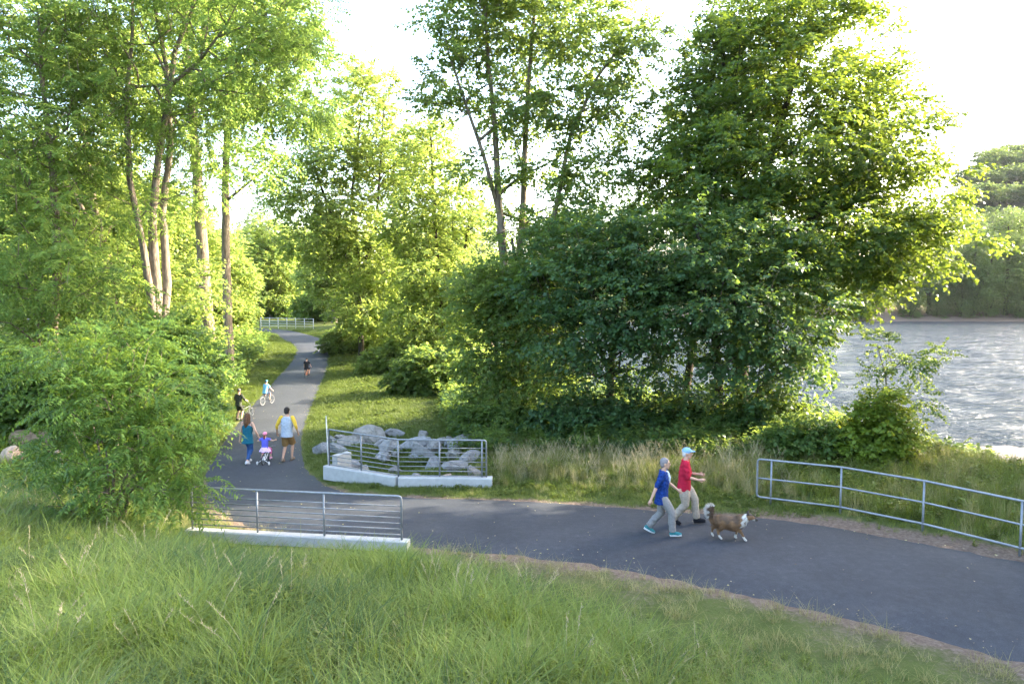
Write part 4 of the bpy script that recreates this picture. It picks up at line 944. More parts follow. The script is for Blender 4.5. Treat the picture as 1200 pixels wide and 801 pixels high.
# angled railing: two straight runs
zt = .06; q0 = PZ(386, 547, zt); q1 = PZ(467, 560, zt); q2 = PZ(570, 561, zt)
root = empty('guard_railing', q1); tag(root, 'galvanised railing bent in two runs before the boulders', 'railing', 'galvanised trail railings')
H = 1.07; d1 = nrm(q1 - q0); d2 = nrm(q2 - q1)
bar_part(root, 'top_rail', [q0 + UP*0, q0 + UP*(H + .04), q0 + UP*(H + .04) + d1*.03, q1 + UP*H] + corner(q2 + UP*H, d2, -UP, .08) + [q2], .024, q1)
for (p, q) in ((q0, q1), (q1, q2)):
    d = nrm(q - p)
    for i in range(7): z = .08 + i*.128; bar_part(root, 'rail', [p + UP*z + d*.01, q + UP*z - d*.01], .013, q1, 6)
for q in (q0 + (q1 - q0)*.48, q1, q1 + (q2 - q1)*.47, q2 - d2*.12): bar_part(root, 'post', [q - UP*.02, q + UP*(H - .01)], .024, q1)
e1 = d1*.15
kerb('concrete_kerb', 'left run of the bent pale kerb before the boulders', q0 - d1*.10, q1 - d1*.001, zt - .004, .40, .15)
kerb('concrete_kerb', 'right run of the bent pale kerb before the boulders', q1 + d2*.012, q2 + d2*.16, zt - .006, .45, .15)
n1_ = np.array([-d1[1], d1[0], 0]); c = q0 + n1_*.55 - d1*.02
mb = MB(); mb.box((0, 0, .28), (.10, .30, .36), math.atan2(d1[1], d1[0])); o = put('end_wall', mb.mesh('end_wall'), M['conc'], None, (c[0], c[1], zt - .35))
tag(o, 'short white concrete end wall behind the left end of the bent railing', 'wall')
mp_ = PZ(386, 556, -.2); mp_[2] = gz(mp_[0], mp_[1]); tp = PY(382, 487, mp_[1]); root = empty('marker_post', mp_); tag(root, 'thin white marker post at the left end of the bent railing', 'post')
tp = V3(tp) - mp_
mb = MB(); mb.tube([(0, 0, -.1), tp*.9], .018, 6); put('post', mb.mesh('post'), M['white_paint'], root)
mb = MB(); mb.tube([tp*.9, tp], [.018, .012], 6); put('cap', mb.mesh('cap'), M['white_paint'], root)

# right railing: three long rails, rounded end
posts = []
for px, py in ((903,590), (984.5,602), (1081,622), (1195,650)):
    p = PZ(px, py, 0); p[2] = gz(p[0], p[1]); posts.append(p)
dx = nrm(posts[3] - posts[2]); dx[2] = 0; posts.append(posts[3] + dx*2.4); posts.append(posts[3] + dx*4.8)
for p in posts[4:]: p[2] = 0.0
root = empty('pipe_railing', posts[1]); tag(root, 'long galvanised three-rail pipe railing with a rounded end along the river side', 'railing', 'galvanised trail railings'); bs = posts[1]
line = [posts[0] + nrm(posts[0] - posts[1])*.33] + posts
for p in line: p[2] = max(p[2], -.05)
hT, hB = 1.10, .16
dn = nrm(line[1] - line[0]); e = line[0]
loop = [p + UP*hT for p in line[::-1][:-1]] + corner(e + UP*hT, -dn, -UP, .09) + corner(e + UP*hB, -UP, dn, .09) + [p + UP*hB for p in line[1:]]
bar_part(root, 'rail_loop', loop, .026, bs)
bar_part(root, 'middle_rail', [p + UP*(hT + hB)/2 for p in line], .022, bs)
for p in posts: bar_part(root, 'post', [p - UP*.25, p + UP*(hT - .01)], .026, bs)

M['fence_paint'] = plain('weathered_fence', (.40,.41,.40), .7, 0, .1, 10, 0)
# white fence at the far end of the path
f0 = on_path(296, 387); f1 = on_path(356, 390); f0 += np.array([0, 2.5, 0]); f1 += np.array([0, 3.5, 0])
for p in (f0, f1): p[2] = gz(p[0], p[1])
root = empty('far_fence', f0); tag(root, 'low white rail fence across the far end of the path', 'fence')
for t in np.linspace(0, 1, 7):
    p = f0 + (f1 - f0)*t; bar_part(root, 'post', [p - UP*.3, p + UP*1.15], .04, f0, 6, 'fence_paint')
for z in (.3, .55, .8, 1.1): bar_part(root, 'rail', [f0 + UP*z, f1 + UP*z], .028, f0, 6, 'fence_paint')

# ------------------------------------------------------------------ people, bicycles, dog
def remesh(mb, voxel, smooth=3, name='body', folds=0.0):
    me = mb.mesh(name); o = bpy.data.objects.new('tmp', me); COL.objects.link(o)
    r = o.modifiers.new('r', 'REMESH'); r.mode = 'VOXEL'; r.voxel_size = voxel; r.adaptivity = 0
    s = o.modifiers.new('s', 'SMOOTH'); s.factor = .5; s.iterations = smooth
    dg = bpy.context.evaluated_depsgraph_get(); out = bpy.data.meshes.new_from_object(o.evaluated_get(dg))
    out.name = name; bpy.data.objects.remove(o); bpy.data.meshes.remove(me)
    if folds:                                   # cloth folds pressed into the garment
        co = np.zeros(len(out.vertices)*3, np.float32); out.vertices.foreach_get('co', co); nn = np.zeros_like(co); out.vertices.foreach_get('normal', nn); co = co.reshape(-1, 3); nn = nn.reshape(-1, 3)
        x, y, z = co.T*1.0; w_ = np.sin(46*z + 30*x + 12*y + 2.2*np.sin(9*x + 7*z))*np.clip(.4 + .8*np.sin(5*z + 3*y + 1), 0, 1) + .8*np.sin(52*z - 34*x + 9*y + 2*np.sin(8*y + 5*z))*np.clip(.4 + .8*np.sin(7*z - 4*x), 0, 1) + .6*np.sin(26*x + 24*y + 6*z)
        out.vertices.foreach_set('co', (co + nn*(w_*folds)[:, None]).astype(np.float32).ravel())
    out.polygons.foreach_set('use_smooth', np.ones(len(out.polygons), bool)); return out
def ik(a, c, l1, l2, pole):
    a, c = V3(a), V3(c); d = c - a; L_ = min(np.linalg.norm(d), (l1 + l2)*.999); u = nrm(d); x = (l1*l1 - l2*l2 + L_*L_)/(2*L_); h = math.sqrt(max(l1*l1 - x*x, 0))
    p = V3(pole); p = nrm(p - u*np.dot(p, u)); return a + u*x + p*h
def loft(rings, n=16):
    """stacked elliptical rings (centre, half-width, half-depth)"""
    vs = []; fs = []; a = np.arange(n)*2*np.pi/n
    for c, w, d in rings: vs += [V3(c) + np.array([w*math.copysign(abs(math.cos(t))**.85, math.cos(t)), d*math.sin(t), 0]) for t in a]
    for i in range(len(rings) - 1):
        for j in range(n): p = i*n + j; q = i*n + (j+1) % n; fs.append((p, q, q + n, p + n))
    fs.append(tuple(range(n))[::-1]); fs.append(tuple(range((len(rings)-1)*n, len(rings)*n))); return vs, fs
def cloth(name, col, var=.18): return plain(name, col, .85, 0, var, 26, .5, .012, .15)
SKIN = plain('skin', (.50,.30,.21), .55, 0, .06, 30, .1, .001); SKIN_T = plain('skin_tan', (.42,.25,.17), .55, 0, .06, 30, .1, .001)
EYE = plain('eye_dark', (.03,.025,.02), .3, 0, 0, 10, 0)
HB_ = .93
def person(label, base, heading, H, pose, wear, vox=.014, group=None):
    s = H/1.75; rz = math.atan2(-heading[0], heading[1])
    root = empty('person', base, rz); root.scale = (s, s, s); tag(root, label, 'person', group)
    hip = V3(pose.get('hip', (0, 0, .92))); lean = pose.get('lean', .05); w = wear.get('build', 1.0); sw = wear.get('shoulder', .175)
    Rm = rotm('X', -lean); T = lambda p: hip + Rm @ (V3(p))
    hipj = {-1: hip + V3((-.085, 0, -.02)), 1: hip + V3((.085, 0, -.02))}
    sh = {-1: T((-sw, 0, .49)), 1: T((sw, 0, .49))}
    ank = {-1: V3(pose['fl']), 1: V3(pose['fr'])}; wri = {-1: V3(pose['hl']), 1: V3(pose['hr'])}
    knee = {k: ik(hipj[k], ank[k], .43, .42, (k*pose.get('splay', .05), 1, .1)) for k in (-1, 1)}
    elb = {k: ik(sh[k], wri[k], .29, .26, (k*.5, -1, -.2)) for k in (-1, 1)}
    # --- body, one continuous skin
    mb = MB()
    tor = [((0, .0, -.10), .10, .075), ((0, 0, -.04), .155*w, .105*w), ((0, -.01, .03), .16*w, .11*w), ((0, 0, .14), .14*w, .10*w), ((0, .005, .27), .155*w, .11*w), ((0, 0, .38), .165, .105), ((0, -.005, .46), .15, .085), ((0, -.005, .52), .085, .065), ((0, 0, .55), .055, .055)]
    mb.add(*loft([(T(c), a, b) for c, a, b in tor]))
    hd = T((0, .02, .70)); hy = pose.get('yaw', 0.0); Hm = Rm @ rotm('Z', hy) @ rotm('X', lean*.8 - pose.get('nod', 0)); hp = lambda x, y, z: hd + Hm @ V3((x, y, z))
    mb.tube([T((0, -.005, .50)), T((0, .005, .60))], .055, 12, True)
    mb.ball(hp(0, -.005, .02), (.078, .098, .105), Hm, 16); mb.ball(hp(0, .03, -.055), (.058, .065, .065), Hm, 12)
    mb.tube([hp(0, .085, .02), hp(0, .112, -.02)], [.012, .018], 8, True)
    mb.ball(hp(0, .075, -.068), (.03, .02, .012), Hm, 8); mb.ball(hp(0, .065, -.1), (.026, .022, .018), Hm, 8); mb.ball(hp(0, .082, .035), (.055, .018, .012), Hm, 8)
    for k in (-1, 1):
        mb.ball(hp(k*.08, -.005, -.005), (.014, .024, .034), Hm, 8)
        mb.tube([sh[k], sh[k]*.55 + elb[k]*.45, elb[k]], [.052*w, .047*w, .038], 10, True); mb.tube([elb[k], elb[k]*.7 + wri[k]*.3, wri[k]], [.037, .039, .026], 10, True)
        cf = knee[k]*.68 + ank[k]*.32 - V3((0, .014, 0))
        mb.tube([hipj[k], hipj[k]*.5 + knee[k]*.5, knee[k]], [.086*w, .074*w, .053], 12, True); mb.tube([knee[k], cf, ank[k]], [.052, .054, .036], 12, True)
        Rt = rotm('X', pose.get('toe%d' % k, 0.0)); mb.tube([ank[k] + Rt @ V3((0, -.03, -.04)), ank[k] + Rt @ V3((k*.01, .11, -.05))], [.032, .028], 8, True)
        hdir = pose.get('hd%d' % k, None); hdir = nrm(wri[k] - elb[k]) if hdir is None else nrm(hdir)
        mb.tube([wri[k], wri[k] + hdir*.085], [.026, .036], 8, True)
    body = remesh(mb, vox, 2); root_me = MB()
    for k in (-1, 1):       # fingers: five, unequal, slightly curled
        hdir = pose.get('hd%d' % k, None); hdir = nrm(wri[k] - elb[k]) if hdir is None else nrm(hdir)
        inw = nrm(np.cross(hdir, (0, 1, 0)) + V3((1e-3, 0, 0))); inw = -k*inw if inw[0]*k > 0 else inw*1.0
        inw = nrm(V3((-k, 0, 0)) - hdir*np.dot(V3((-k, 0, 0)), hdir)); acr = nrm(np.cross(hdir, inw)); acr = acr if acr[1] > 0 else -acr
        for j, ln in enumerate((.068, .078, .072, .056)):
            b0 = wri[k] + hdir*.085 + acr*(.027 - .018*j); root_me.tube([b0 - hdir*.02, b0 + hdir*ln*.45 + inw*.006, b0 + hdir*ln*.8 + inw*.024, b0 + hdir*ln*.9 + inw*.042], [.0095, .009, .008, .006], 6, True)
        b0 = wri[k] + hdir*.035 + acr*.026; root_me.tube([b0, b0 + acr*.028 + hdir*.03 + inw*.008, b0 + acr*.032 + hdir*.06 + inw*.018], [.011, .010, .007], 6, True)
    fm = root_me.mesh('f', True); bm = bmesh.new(); bm.from_mesh(body); bm.from_mesh(fm); bm.to_mesh(body); bm.free(); body.polygons.foreach_set('use_smooth', np.ones(len(body.polygons), bool))
    put('body', body, wear.get('skin', SKIN), root)
    if wear.get('eyes'):
        for k in (-1, 1): e_ = MB(); e_.ball(hp(k*.03, .088, .012), (.011, .007, .007), Hm, 8); put('eye', e_.mesh('eye', True), EYE, root)
        e_ = MB(); e_.ball(hp(0, .094, -.066), (.022, .006, .005), Hm, 8); put('mouth', e_.mesh('mouth', True), plain('lips', (.35,.16,.13), .5, 0, 0, 10, 0), root)
    # --- top
    sl = wear.get('sleeve', .6); hem = wear.get('hem', -.12); fl = wear.get('flare', 1.0); mb = MB(); i_ = .018
    rings = [((0, -.005, hem), (.172*w + i_)*fl, (.125*w + i_)*fl), ((0, 0, hem*.4), (.166*w + i_)*(fl*.5 + .5), (.118*w + i_)*(fl*.5 + .5)), ((0, 0, .12), .152*w + i_, .108*w + i_), ((0, .005, .27), .165*w + i_, .118*w + i_), ((0, 0, .38), .172 + i_, .108 + i_), ((0, -.005, .465), .158 + i_, .088 + i_), ((0, -.005, .525), .085 + i_, .07 + i_)]
    if wear.get('straps'): rings = rings[:5] + [((0, .0, .43), .12 + i_, .085 + i_)]
    mb.add(*loft([(T(c), a, b) for c, a, b in rings], 20))
    sleeves = MB()
    tgt = mb if not wear.get('sleeve_mat') else sleeves
    if not wear.get('straps'):
        for k in (-1, 1):
            pts = [sh[k] - V3((k*.02, 0, -.004)), sh[k]*.5 + elb[k]*.5]; rr = [.075*w, .068*w]
            if sl <= .6: pts[1] = sh[k]*(1 - sl) + elb[k]*sl; rr = [.075*w, .072*w]
            elif sl <= 1.2: pts.append(elb[k]); rr.append(.055*w)
            if sl > 1.2: f_ = sl - 1.2; pts += [elb[k], elb[k]*(1 - f_) + wri[k]*f_]; rr = [.066*w, .058*w, .048, .044]
            tgt.tube(pts, rr, 12, True)
    else:
        for k in (-1, 1): mb.tube([T((k*.10, .06, .42)), T((k*.11, .03, .50)), T((k*.10, -.05, .50)), T((k*.09, -.085, .40))], .018, 8)
    put(wear.get('top_name', 'shirt'), remesh(mb, .012, 2, 'top', .0034), wear['top'], root)
    if wear.get('sleeve_mat'): put('sleeve_pair', remesh(sleeves, .014, 2, 'sleeves'), wear['sleeve_mat'], root)['kind'] = 'stuff'
    if wear.get('collar'):
        mb = MB(); mb.tube([T((.09*math.cos(t), .085*math.sin(t) - .0, .535 - .03*max(0, math.sin(t)))) for t in np.linspace(math.pi*.62, math.pi*2.38, 12)], .02, 6); put('collar', mb.mesh('collar', True), wear['top'], root)
    if wear.get('inner'):
        mb = MB(); mb.tube([T((0, .075, .50)), T((0, .132, .40)), T((0, .148, .30))], [.045, .035, .012], 8, True); put('undershirt', mb.mesh('undershirt', True), wear['inner'], root)
    # --- trousers / shorts / skirt
    ll = wear.get('leg', .95); mb = MB(); lw = wear.get('leg_w', 1.0)
    mb.add(*loft([(T(c), a, b) for c, a, b in (((0, 0, -.12), .13*w, .10*w), ((0, 0, -.05), .17*w, .12*w), ((0, 0, .05), .172*w, .122*w), ((0, 0, .09), .165*w, .118*w))], 18))
    for k in (-1, 1):
        if ll <= .5: f_ = ll*2; pts = [hipj[k], hipj[k]*(1 - f_) + knee[k]*f_]; rr = [.098*w, .088*w*lw]
        else: f_ = (ll - .5)*2; e2 = knee[k]*(1 - f_) + ank[k]*f_; pts = [hipj[k], hipj[k]*.5 + knee[k]*.5, knee[k], knee[k]*.5 + e2*.5 - V3((0, .012, 0)), e2]; rr = [.098*w, .088*w*lw, .070*lw, .066*lw, .060*lw]
        mb.tube(pts, rr, 14)
    put(wear.get('leg_name', 'trousers'), remesh(mb, .012, 2, 'legs', .0036), wear['legs'], root)
    if wear.get('skirt'):
        mb = MB(); n = 28; a = np.arange(n)*2*np.pi/n; vs = []
        for z, r_ in ((.06, .14), (-.02, .20), (-.12, .27), (-.20, .31)): vs += [T((r_*math.cos(t)*(1 + .08*math.sin(7*t)), r_*.85*math.sin(t)*(1 + .08*math.sin(7*t)), z + .02*math.sin(5*t))) for t in a]
        mb.add(vs, [(i*n + j, i*n + (j+1) % n, (i+1)*n + (j+1) % n, (i+1)*n + j) for i in range(3) for j in range(n)]); put('skirt', mb.mesh('skirt', True), wear['skirt'], root)
    for k in (-1, 1):
        mb = MB(); up_ = ank[k][2] > .12; tl = pose.get('toe%d' % k, 0.0); Rf = rotm('X', tl); f = lambda x, y, z: ank[k] + Rf @ V3((x, y, z))
        mb.tube([f(0, -.045, -.045), f(0, .03, -.04), f(k*.008, .11, -.052), f(k*.01, .165, -.06)], [.043, .046, .044, .03], 10, True); mb.tube([f(0, -.015, 0), f(0, -.02, -.05)], .042, 10)
        me = remesh(mb, .011, 2, 'shoe')
        o = put('shoe', me, wear['shoe'], root)
        mb = MB(); mb.tube([f(0, -.075, -.078), f(0, .04, -.078), f(k*.01, .18, -.08)], [.036, .04, .032], 8); me = mb.mesh('sole', True)
        co = np.array([v.co for v in me.vertices]); zc = co[:, 2]; put('sole', me, wear.get('sole', wear['shoe']), o)
    # --- hair, hat, helmet
    if wear.get('hair') is not None:
        mb = MB(); mb.ball(hp(0, -.018, .038), (.088, .102, .098), Hm, 16); st = wear.get('hair_style', 'short')
        if st == 'long': mb.tube([hp(0, -.06, .06), hp(0, -.095, -.06), hp(.0, -.115, -.20), hp(.0, -.12, -.33)], [.085, .095, .09, .045], 12, True); mb.tube([hp(-.07, -.02, 0), hp(-.085, -.06, -.2)], [.04, .04], 8, True); mb.tube([hp(.07, -.02, 0), hp(.085, -.06, -.2)], [.04, .04], 8, True)
        elif st == 'pony': mb.tube([hp(0, -.09, -.03), hp(0, -.13, -.12), hp(.01, -.13, -.25)], [.05, .055, .025], 10, True)
        else: mb.ball(hp(0, -.05, -.02), (.08, .062, .075), Hm, 12)
        hm_ = remesh(mb, .012, 2, 'hair')
        co = np.zeros(len(hm_.vertices)*3, np.float32); hm_.vertices.foreach_get('co', co); co = co.reshape(-1, 3) + np.random.default_rng(5).normal(size=(len(co)//3, 3))*.0025; hm_.vertices.foreach_set('co', co.ravel().astype(np.float32))
        put('hair', hm_, wear['hair'], root)
    if wear.get('cap') is not None:
        mb = MB(); mb.ball(hp(0, -.01, .055), (.093, .112, .085), Hm, 16); mb.ball(hp(0, .115, .058), (.07, .075, .012), Hm, 12); put('cap', remesh(mb, .011, 2, 'cap'), wear['cap'], root)
    if wear.get('helmet') is not None:
        mb = MB(); mb.ball(hp(0, -.012, .065), (.108, .132, .095), Hm, 16); o = put('helmet', mb.mesh('helmet', True), wear['helmet'], root)
        mb = MB()
        for k in (-1, 0, 1): mb.tube([hp(k*.05, -.12, .10), hp(k*.055, -.02, .165 - .02*abs(k)), hp(k*.05, .09, .12)], .012, 6, True)
        put('vent_ridge', mb.mesh('vent_ridge', True), wear['helmet'], o)
    return root
def stand(px, py): return on_path(px, py) + np.array([0, 0, .035])
W1 = (.95, -.30); GC = 'people on the path'
def place_feet(root, fl, fr, sole=.118): pass
# --- couple with the dog (heading right, towards the dog)
person('woman in a bright blue shirt and grey trousers walking behind the dog', stand(775, 627), nrm(W1), 1.66,
    dict(hip=(0, 0, .905), lean=.06, fl=(-.07, -.29, .128), fr=(.09, .26, .105), hl=(-.26, .30, .98), hr=(.29, -.20, .86), **{'toe-1': -.45, 'toe1': .15}, yaw=.10),
    dict(top=cloth('blue_shirt', (.010,.036,.165), .55), legs=cloth('grey_trousers', (.21,.20,.19)), shoe=cloth('teal_shoe', (.035,.17,.18)), sole=M['white_paint'], hair=cloth('grey_hair', (.22,.20,.20)), sleeve=.62, hem=-.20, flare=1.06, build=1.02, collar=True, inner=cloth('pale_undershirt', (.55,.62,.70)), eyes=True, leg=1.0, leg_w=1.25), .012, GC)
person('man in a red polo shirt, khaki trousers and light blue cap', stand(801, 614), nrm((.97, -.24)), 1.72,
    dict(hip=(0, 0, .90), lean=.05, fl=(-.085, .29, .105), fr=(.085, -.22, .115), hl=(-.08, .30, 1.12), hr=(.13, .31, 1.04), yaw=-.1, **{'toe1': -.25, 'toe-1': .1, 'hd1': (-.2, 1, .02), 'hd-1': (.2, 1, 0)}),
    dict(top=cloth('red_polo', (.40,.014,.04)), legs=cloth('khaki_trousers', (.36,.30,.235)), shoe=cloth('black_shoe', (.015,.015,.018)), hair=cloth('white_hair', (.5,.48,.45)), cap=cloth('blue_cap', (.22,.38,.56)), sleeve=.75, hem=-.14, build=1.1, shoulder=.19, collar=True, eyes=True, leg=1.0, leg_w=1.28), .012, GC)
# --- family, backs to the camera
AW = nrm((.05, 1.0))
person('woman in a teal sleeveless top and jeans with long brown hair, seen from behind', stand(291, 544), nrm((.15, 1)), 1.62,
    dict(hip=(0, 0, .90), lean=.03, fl=(-.07, .18, .105), fr=(.07, -.20, .13), hl=(-.31, .06, .83), hr=(.34, .12, .90), **{'toe1': -.35}),
    dict(top=cloth('teal_top', (.010,.095,.14)), top_name='top', straps=True, flare=1.15, hem=-.20, legs=cloth('blue_jeans', (.03,.075,.19)), leg_name='jeans', shoe=cloth('pale_sneaker', (.5,.5,.52)), hair=cloth('brown_hair', (.10,.055,.032), .4), hair_style='long', leg_w=1.0, build=.98, skin=SKIN), .014, GC)
person('man in a grey and yellow raglan shirt and brown shorts, seen from behind', stand(337, 541), nrm((.06, 1)), 1.76,
    dict(hip=(0, 0, .90), lean=.05, fl=(-.09, -.16, .13), fr=(.09, .14, .105), hl=(-.36, .10, .90), hr=(.33, .06, .92), yaw=-.15, **{'toe-1': -.3}),
    dict(top=cloth('grey_shirt', (.33,.38,.44)), sleeve_mat=cloth('yellow_sleeve', (.62,.40,.045)), sleeve=1.55, hem=-.12, legs=cloth('brown_shorts', (.22,.13,.05)), leg_name='shorts', leg=.47, leg_w=1.1, shoe=cloth('brown_shoe', (.22,.16,.12)), hair=cloth('dark_hair', (.035,.03,.026)), build=1.08, shoulder=.20, skin=SKIN_T), .014, GC)

# --- bicycles
RUB = plain('tyre_rubber', (.02,.02,.02), .8, 0, .1, 30, .1)
def torus(mb, c, Rr, r, axis=(1, 0, 0), n=28, m=8):
    c = V3(c); vs = []; fs = []
    for i in range(n):
        a = 2*math.pi*i/n; o = V3((0, math.cos(a), math.sin(a)))
        for j in range(m): b = 2*math.pi*j/m; vs.append(c + o*(Rr + r*math.cos(b)) + V3((r*math.sin(b), 0, 0)))
    for i in range(n):
        for j in range(m): fs.append((i*m + j, ((i+1) % n)*m + j, ((i+1) % n)*m + (j+1) % m, i*m + (j+1) % m))
    return mb.add(vs, fs)
def bicycle(label, base, heading, Rw, frame_mat, tyre_mat=RUB, training=False, group='children\'s bicycles on the path', lean=0.0):
    """child's bicycle, forward +Y; Rw wheel radius"""
    root = empty('bicycle', base, math.atan2(-heading[0], heading[1])); root.rotation_euler[1] = lean; tag(root, label, 'bicycle', group)
    k = Rw/.2; f = V3((0, .36*k, Rw)); r = V3((0, -.32*k, Rw)); bb = V3((0, -.02*k, Rw*.95)); st = V3((0, -.14*k, Rw*2.3)); hd = V3((0, .25*k, Rw*2.45))
    for nm, c in (('front_wheel', f), ('rear_wheel', r)):
        mb = MB(); torus(mb, c, Rw - .014, .014); w_ = put(nm, mb.mesh('tyre', True), tyre_mat, root)
        mb = MB(); torus(mb, c, Rw - .034, .006); mb.tube([c - V3((.03, 0, 0)), c + V3((.03, 0, 0))], .016, 8)
        put('rim', mb.mesh('rim', True), M['galv'], w_)
        mb = MB()
        for i in range(12): a = i*math.pi/6; mb.tube([c + V3(((-1)**i*.015, 0, 0)), c + V3((0, math.cos(a), math.sin(a)))*(Rw - .04)], .0025, 3)
        o = put('spoke_set', mb.mesh('spokes'), M['galv'], w_); o['kind'] = 'stuff'
    mb = MB()
    for a, b in ((bb, st*.8 + bb*.2), (bb, hd*.8 + f*.2), (st*.72 + bb*.28, hd*.93 + f*.07), (r + V3((.03, 0, 0)), bb), (r - V3((.03, 0, 0)), bb), (r + V3((.03, 0, 0)), st*.72 + bb*.28), (r - V3((.03, 0, 0)), st*.72 + bb*.28)): mb.tube([a, b], .014*k**.5, 8, True)
    put('frame', mb.mesh('frame', True), frame_mat, root)
    mb = MB(); mb.tube([f + V3((.035, 0, 0)), hd*.72 + f*.28 + V3((.03, 0, 0))], .010, 6); mb.tube([f - V3((.035, 0, 0)), hd*.72 + f*.28 - V3((.03, 0, 0))], .010, 6); mb.tube([hd*.72 + f*.28, hd], .015, 8); put('fork', mb.mesh('fork', True), frame_mat, root)
    top = hd + V3((0, -.02, .10*k)); mb = MB(); mb.tube([hd, hd + V3((0, -.01, .05*k))], .012, 6); mb.tube([top + V3((-.24, -.06, .04)), top + V3((-.12, -.01, .03)), hd + V3((0, -.01, .05*k)), top + V3((.12, -.01, .03)), top + V3((.24, -.06, .04))], .011, 6); put('handlebar', mb.mesh('handlebar', True), M['galv'], root)
    mb = MB(); mb.ball(st + V3((0, -.03, .05)), (.075, .11, .03)); mb.tube([st*.8 + bb*.2, st + V3((0, -.02, .03))], .011, 6); put('saddle', mb.mesh('saddle', True), RUB, root)
    mb = MB()
    for s_ in (-1, 1): e_ = bb + V3((s_*.06, s_*.09, -s_*.03)); mb.tube([bb + V3((s_*.05, 0, 0)), e_], .008, 6); mb.box(e_ + V3((s_*.04, 0, 0)), (.04, .03, .008))
    put('crank', mb.mesh('crank'), RUB, root)
    if training:
        for s_ in (-1, 1):
            mb = MB(); c = V3((s_*.19, -.34*k, .06)); torus(mb, c, .046, .014, n=16, m=6); mb.tube([r + V3((s_*.03, 0, 0)), c], .009, 6); mb.tube([c - V3((.012, 0, 0)), c + V3((.012, 0, 0))], .03, 10)
            put('training_wheel', mb.mesh('training_wheel', True), M['white_paint'], root)
    return root, k
def rider(label, base, heading, H, Rw, wear, hl, hr, **kw):
    """child seated on a bicycle of wheel radius Rw whose contact point is base"""
    s = H/1.75; k = Rw/.2; seat = V3((0, -.15*k, Rw*2.3 + .075))/s
    hip = seat + V3((0, .02, .105)); ped = V3((0, -.02*k, Rw*.95))/s
    if hl is None: g_ = V3((0, .25*k - .08, Rw*2.45 + .145*k))/s; hl = g_ + V3((-.21/s, -.05, .0)); hr = g_ + V3((.21/s, -.05, 0))
    return person(label, base, heading, H, dict(hip=hip, lean=kw.get('lean', .18), fl=ped + V3((-.10/s, -.09/s, .03/s + .10)), fr=ped + V3((.10/s, .09/s, -.03/s + .10)), hl=hl, hr=hr, splay=.25, **kw.get('pose', {})), wear, .016, GC)
PINKW = plain('pink_helmet', (.80,.25,.38), .35, 0, .1, 12, 0); WHT = plain('white_frame', (.75,.75,.77), .3, 0, .03, 10, 0)
b = stand(312.5, 543.5); hdg = nrm((.05, 1)); bicycle('small white bicycle with training wheels under the girl', b, hdg, .165, WHT, training=True)
rider('little girl in a pink helmet, blue top and lilac skirt on the small white bicycle', b, hdg, 1.02, .165,
      dict(top=cloth('violet_top', (.10,.11,.52)), legs=cloth('pink_leggings', (.45,.12,.25)), leg_name='leggings', leg=.8, skirt=cloth('lilac_skirt', (.58,.40,.66)), shoe=cloth('pink_shoe', (.6,.3,.42)), helmet=PINKW, hair=cloth('auburn_hair', (.16,.045,.035)), hair_style='pony', sleeve=.4, hem=-.06, shoulder=.15), (-.42, .12, 1.22), (.46, .14, 1.24), lean=.06)
b = stand(313, 474.5); hdg = nrm((.30, 1)); BLK = plain('dark_frame', (.05,.06,.07), .35, .2, .1, 10, 0)
bicycle('bicycle with pale tyres ridden by the boy in light blue', b, hdg, .215, BLK, plain('pale_tyre', (.10,.10,.10), .7, 0, .1, 20, 0))
rider('boy in a light blue shirt and dark helmet cycling away', b, hdg, 1.16, .215,
      dict(top=cloth('light_blue_shirt', (.17,.42,.70)), legs=cloth('navy_shorts', (.02,.03,.06)), leg_name='shorts', leg=.42, shoe=cloth('dark_shoe', (.05,.05,.05)), helmet=plain('teal_helmet', (.02,.10,.15), .35, 0, .1, 12, 0), sleeve=.6, shoulder=.16), None, None, lean=.28)
b = stand(360, 443.5); hdg = nrm((-.05, 1)); bicycle('farthest bicycle with an orange frame', b, hdg, .23, plain('orange_frame', (.5,.16,.06), .4, 0, .1, 10, 0))
rider('farthest child, dressed in black, cycling away up the path', b, hdg, 1.28, .23,
      dict(top=cloth('black_shirt', (.015,.015,.018)), legs=cloth('black_shorts', (.015,.015,.02)), leg_name='shorts', leg=.4, shoe=cloth('dark_shoe2', (.06,.05,.05)), helmet=plain('black_helmet', (.015,.02,.025), .35, 0, .1, 12, 0), sleeve=.55, shoulder=.17), None, None, lean=.22)
b0 = stand(280, 492); b0[2] = gz(b0[0], b0[1]) + .02; hdg = nrm((.25, 1))
person('boy in a dark camouflage shirt standing on the grass verge with a bicycle', b0, hdg, 1.36, dict(hip=(0, 0, .90), lean=.08, fl=(-.11, 0, .105), fr=(.11, .06, .105), hl=(-.22, .34, 1.05), hr=(.30, .34, 1.05)),
      dict(top=None or cloth('camouflage', (.045,.05,.035), .9), legs=cloth('dark_camo_shorts', (.04,.042,.035), .8), leg_name='shorts', leg=.46, shoe=cloth('black_shoe3', (.02,.02,.02)), helmet=plain('black_helmet2', (.02,.02,.022), .4, 0, .1, 12, 0), sleeve=.65, shoulder=.18), .016, GC)
bb_ = stand(287, 489) ; bb_[2] = gz(bb_[0], bb_[1]) + .02
bicycle('black and white bicycle leaning beside the boy in camouflage', bb_, nrm((.35, 1)), .22, BLK, lean=.12)

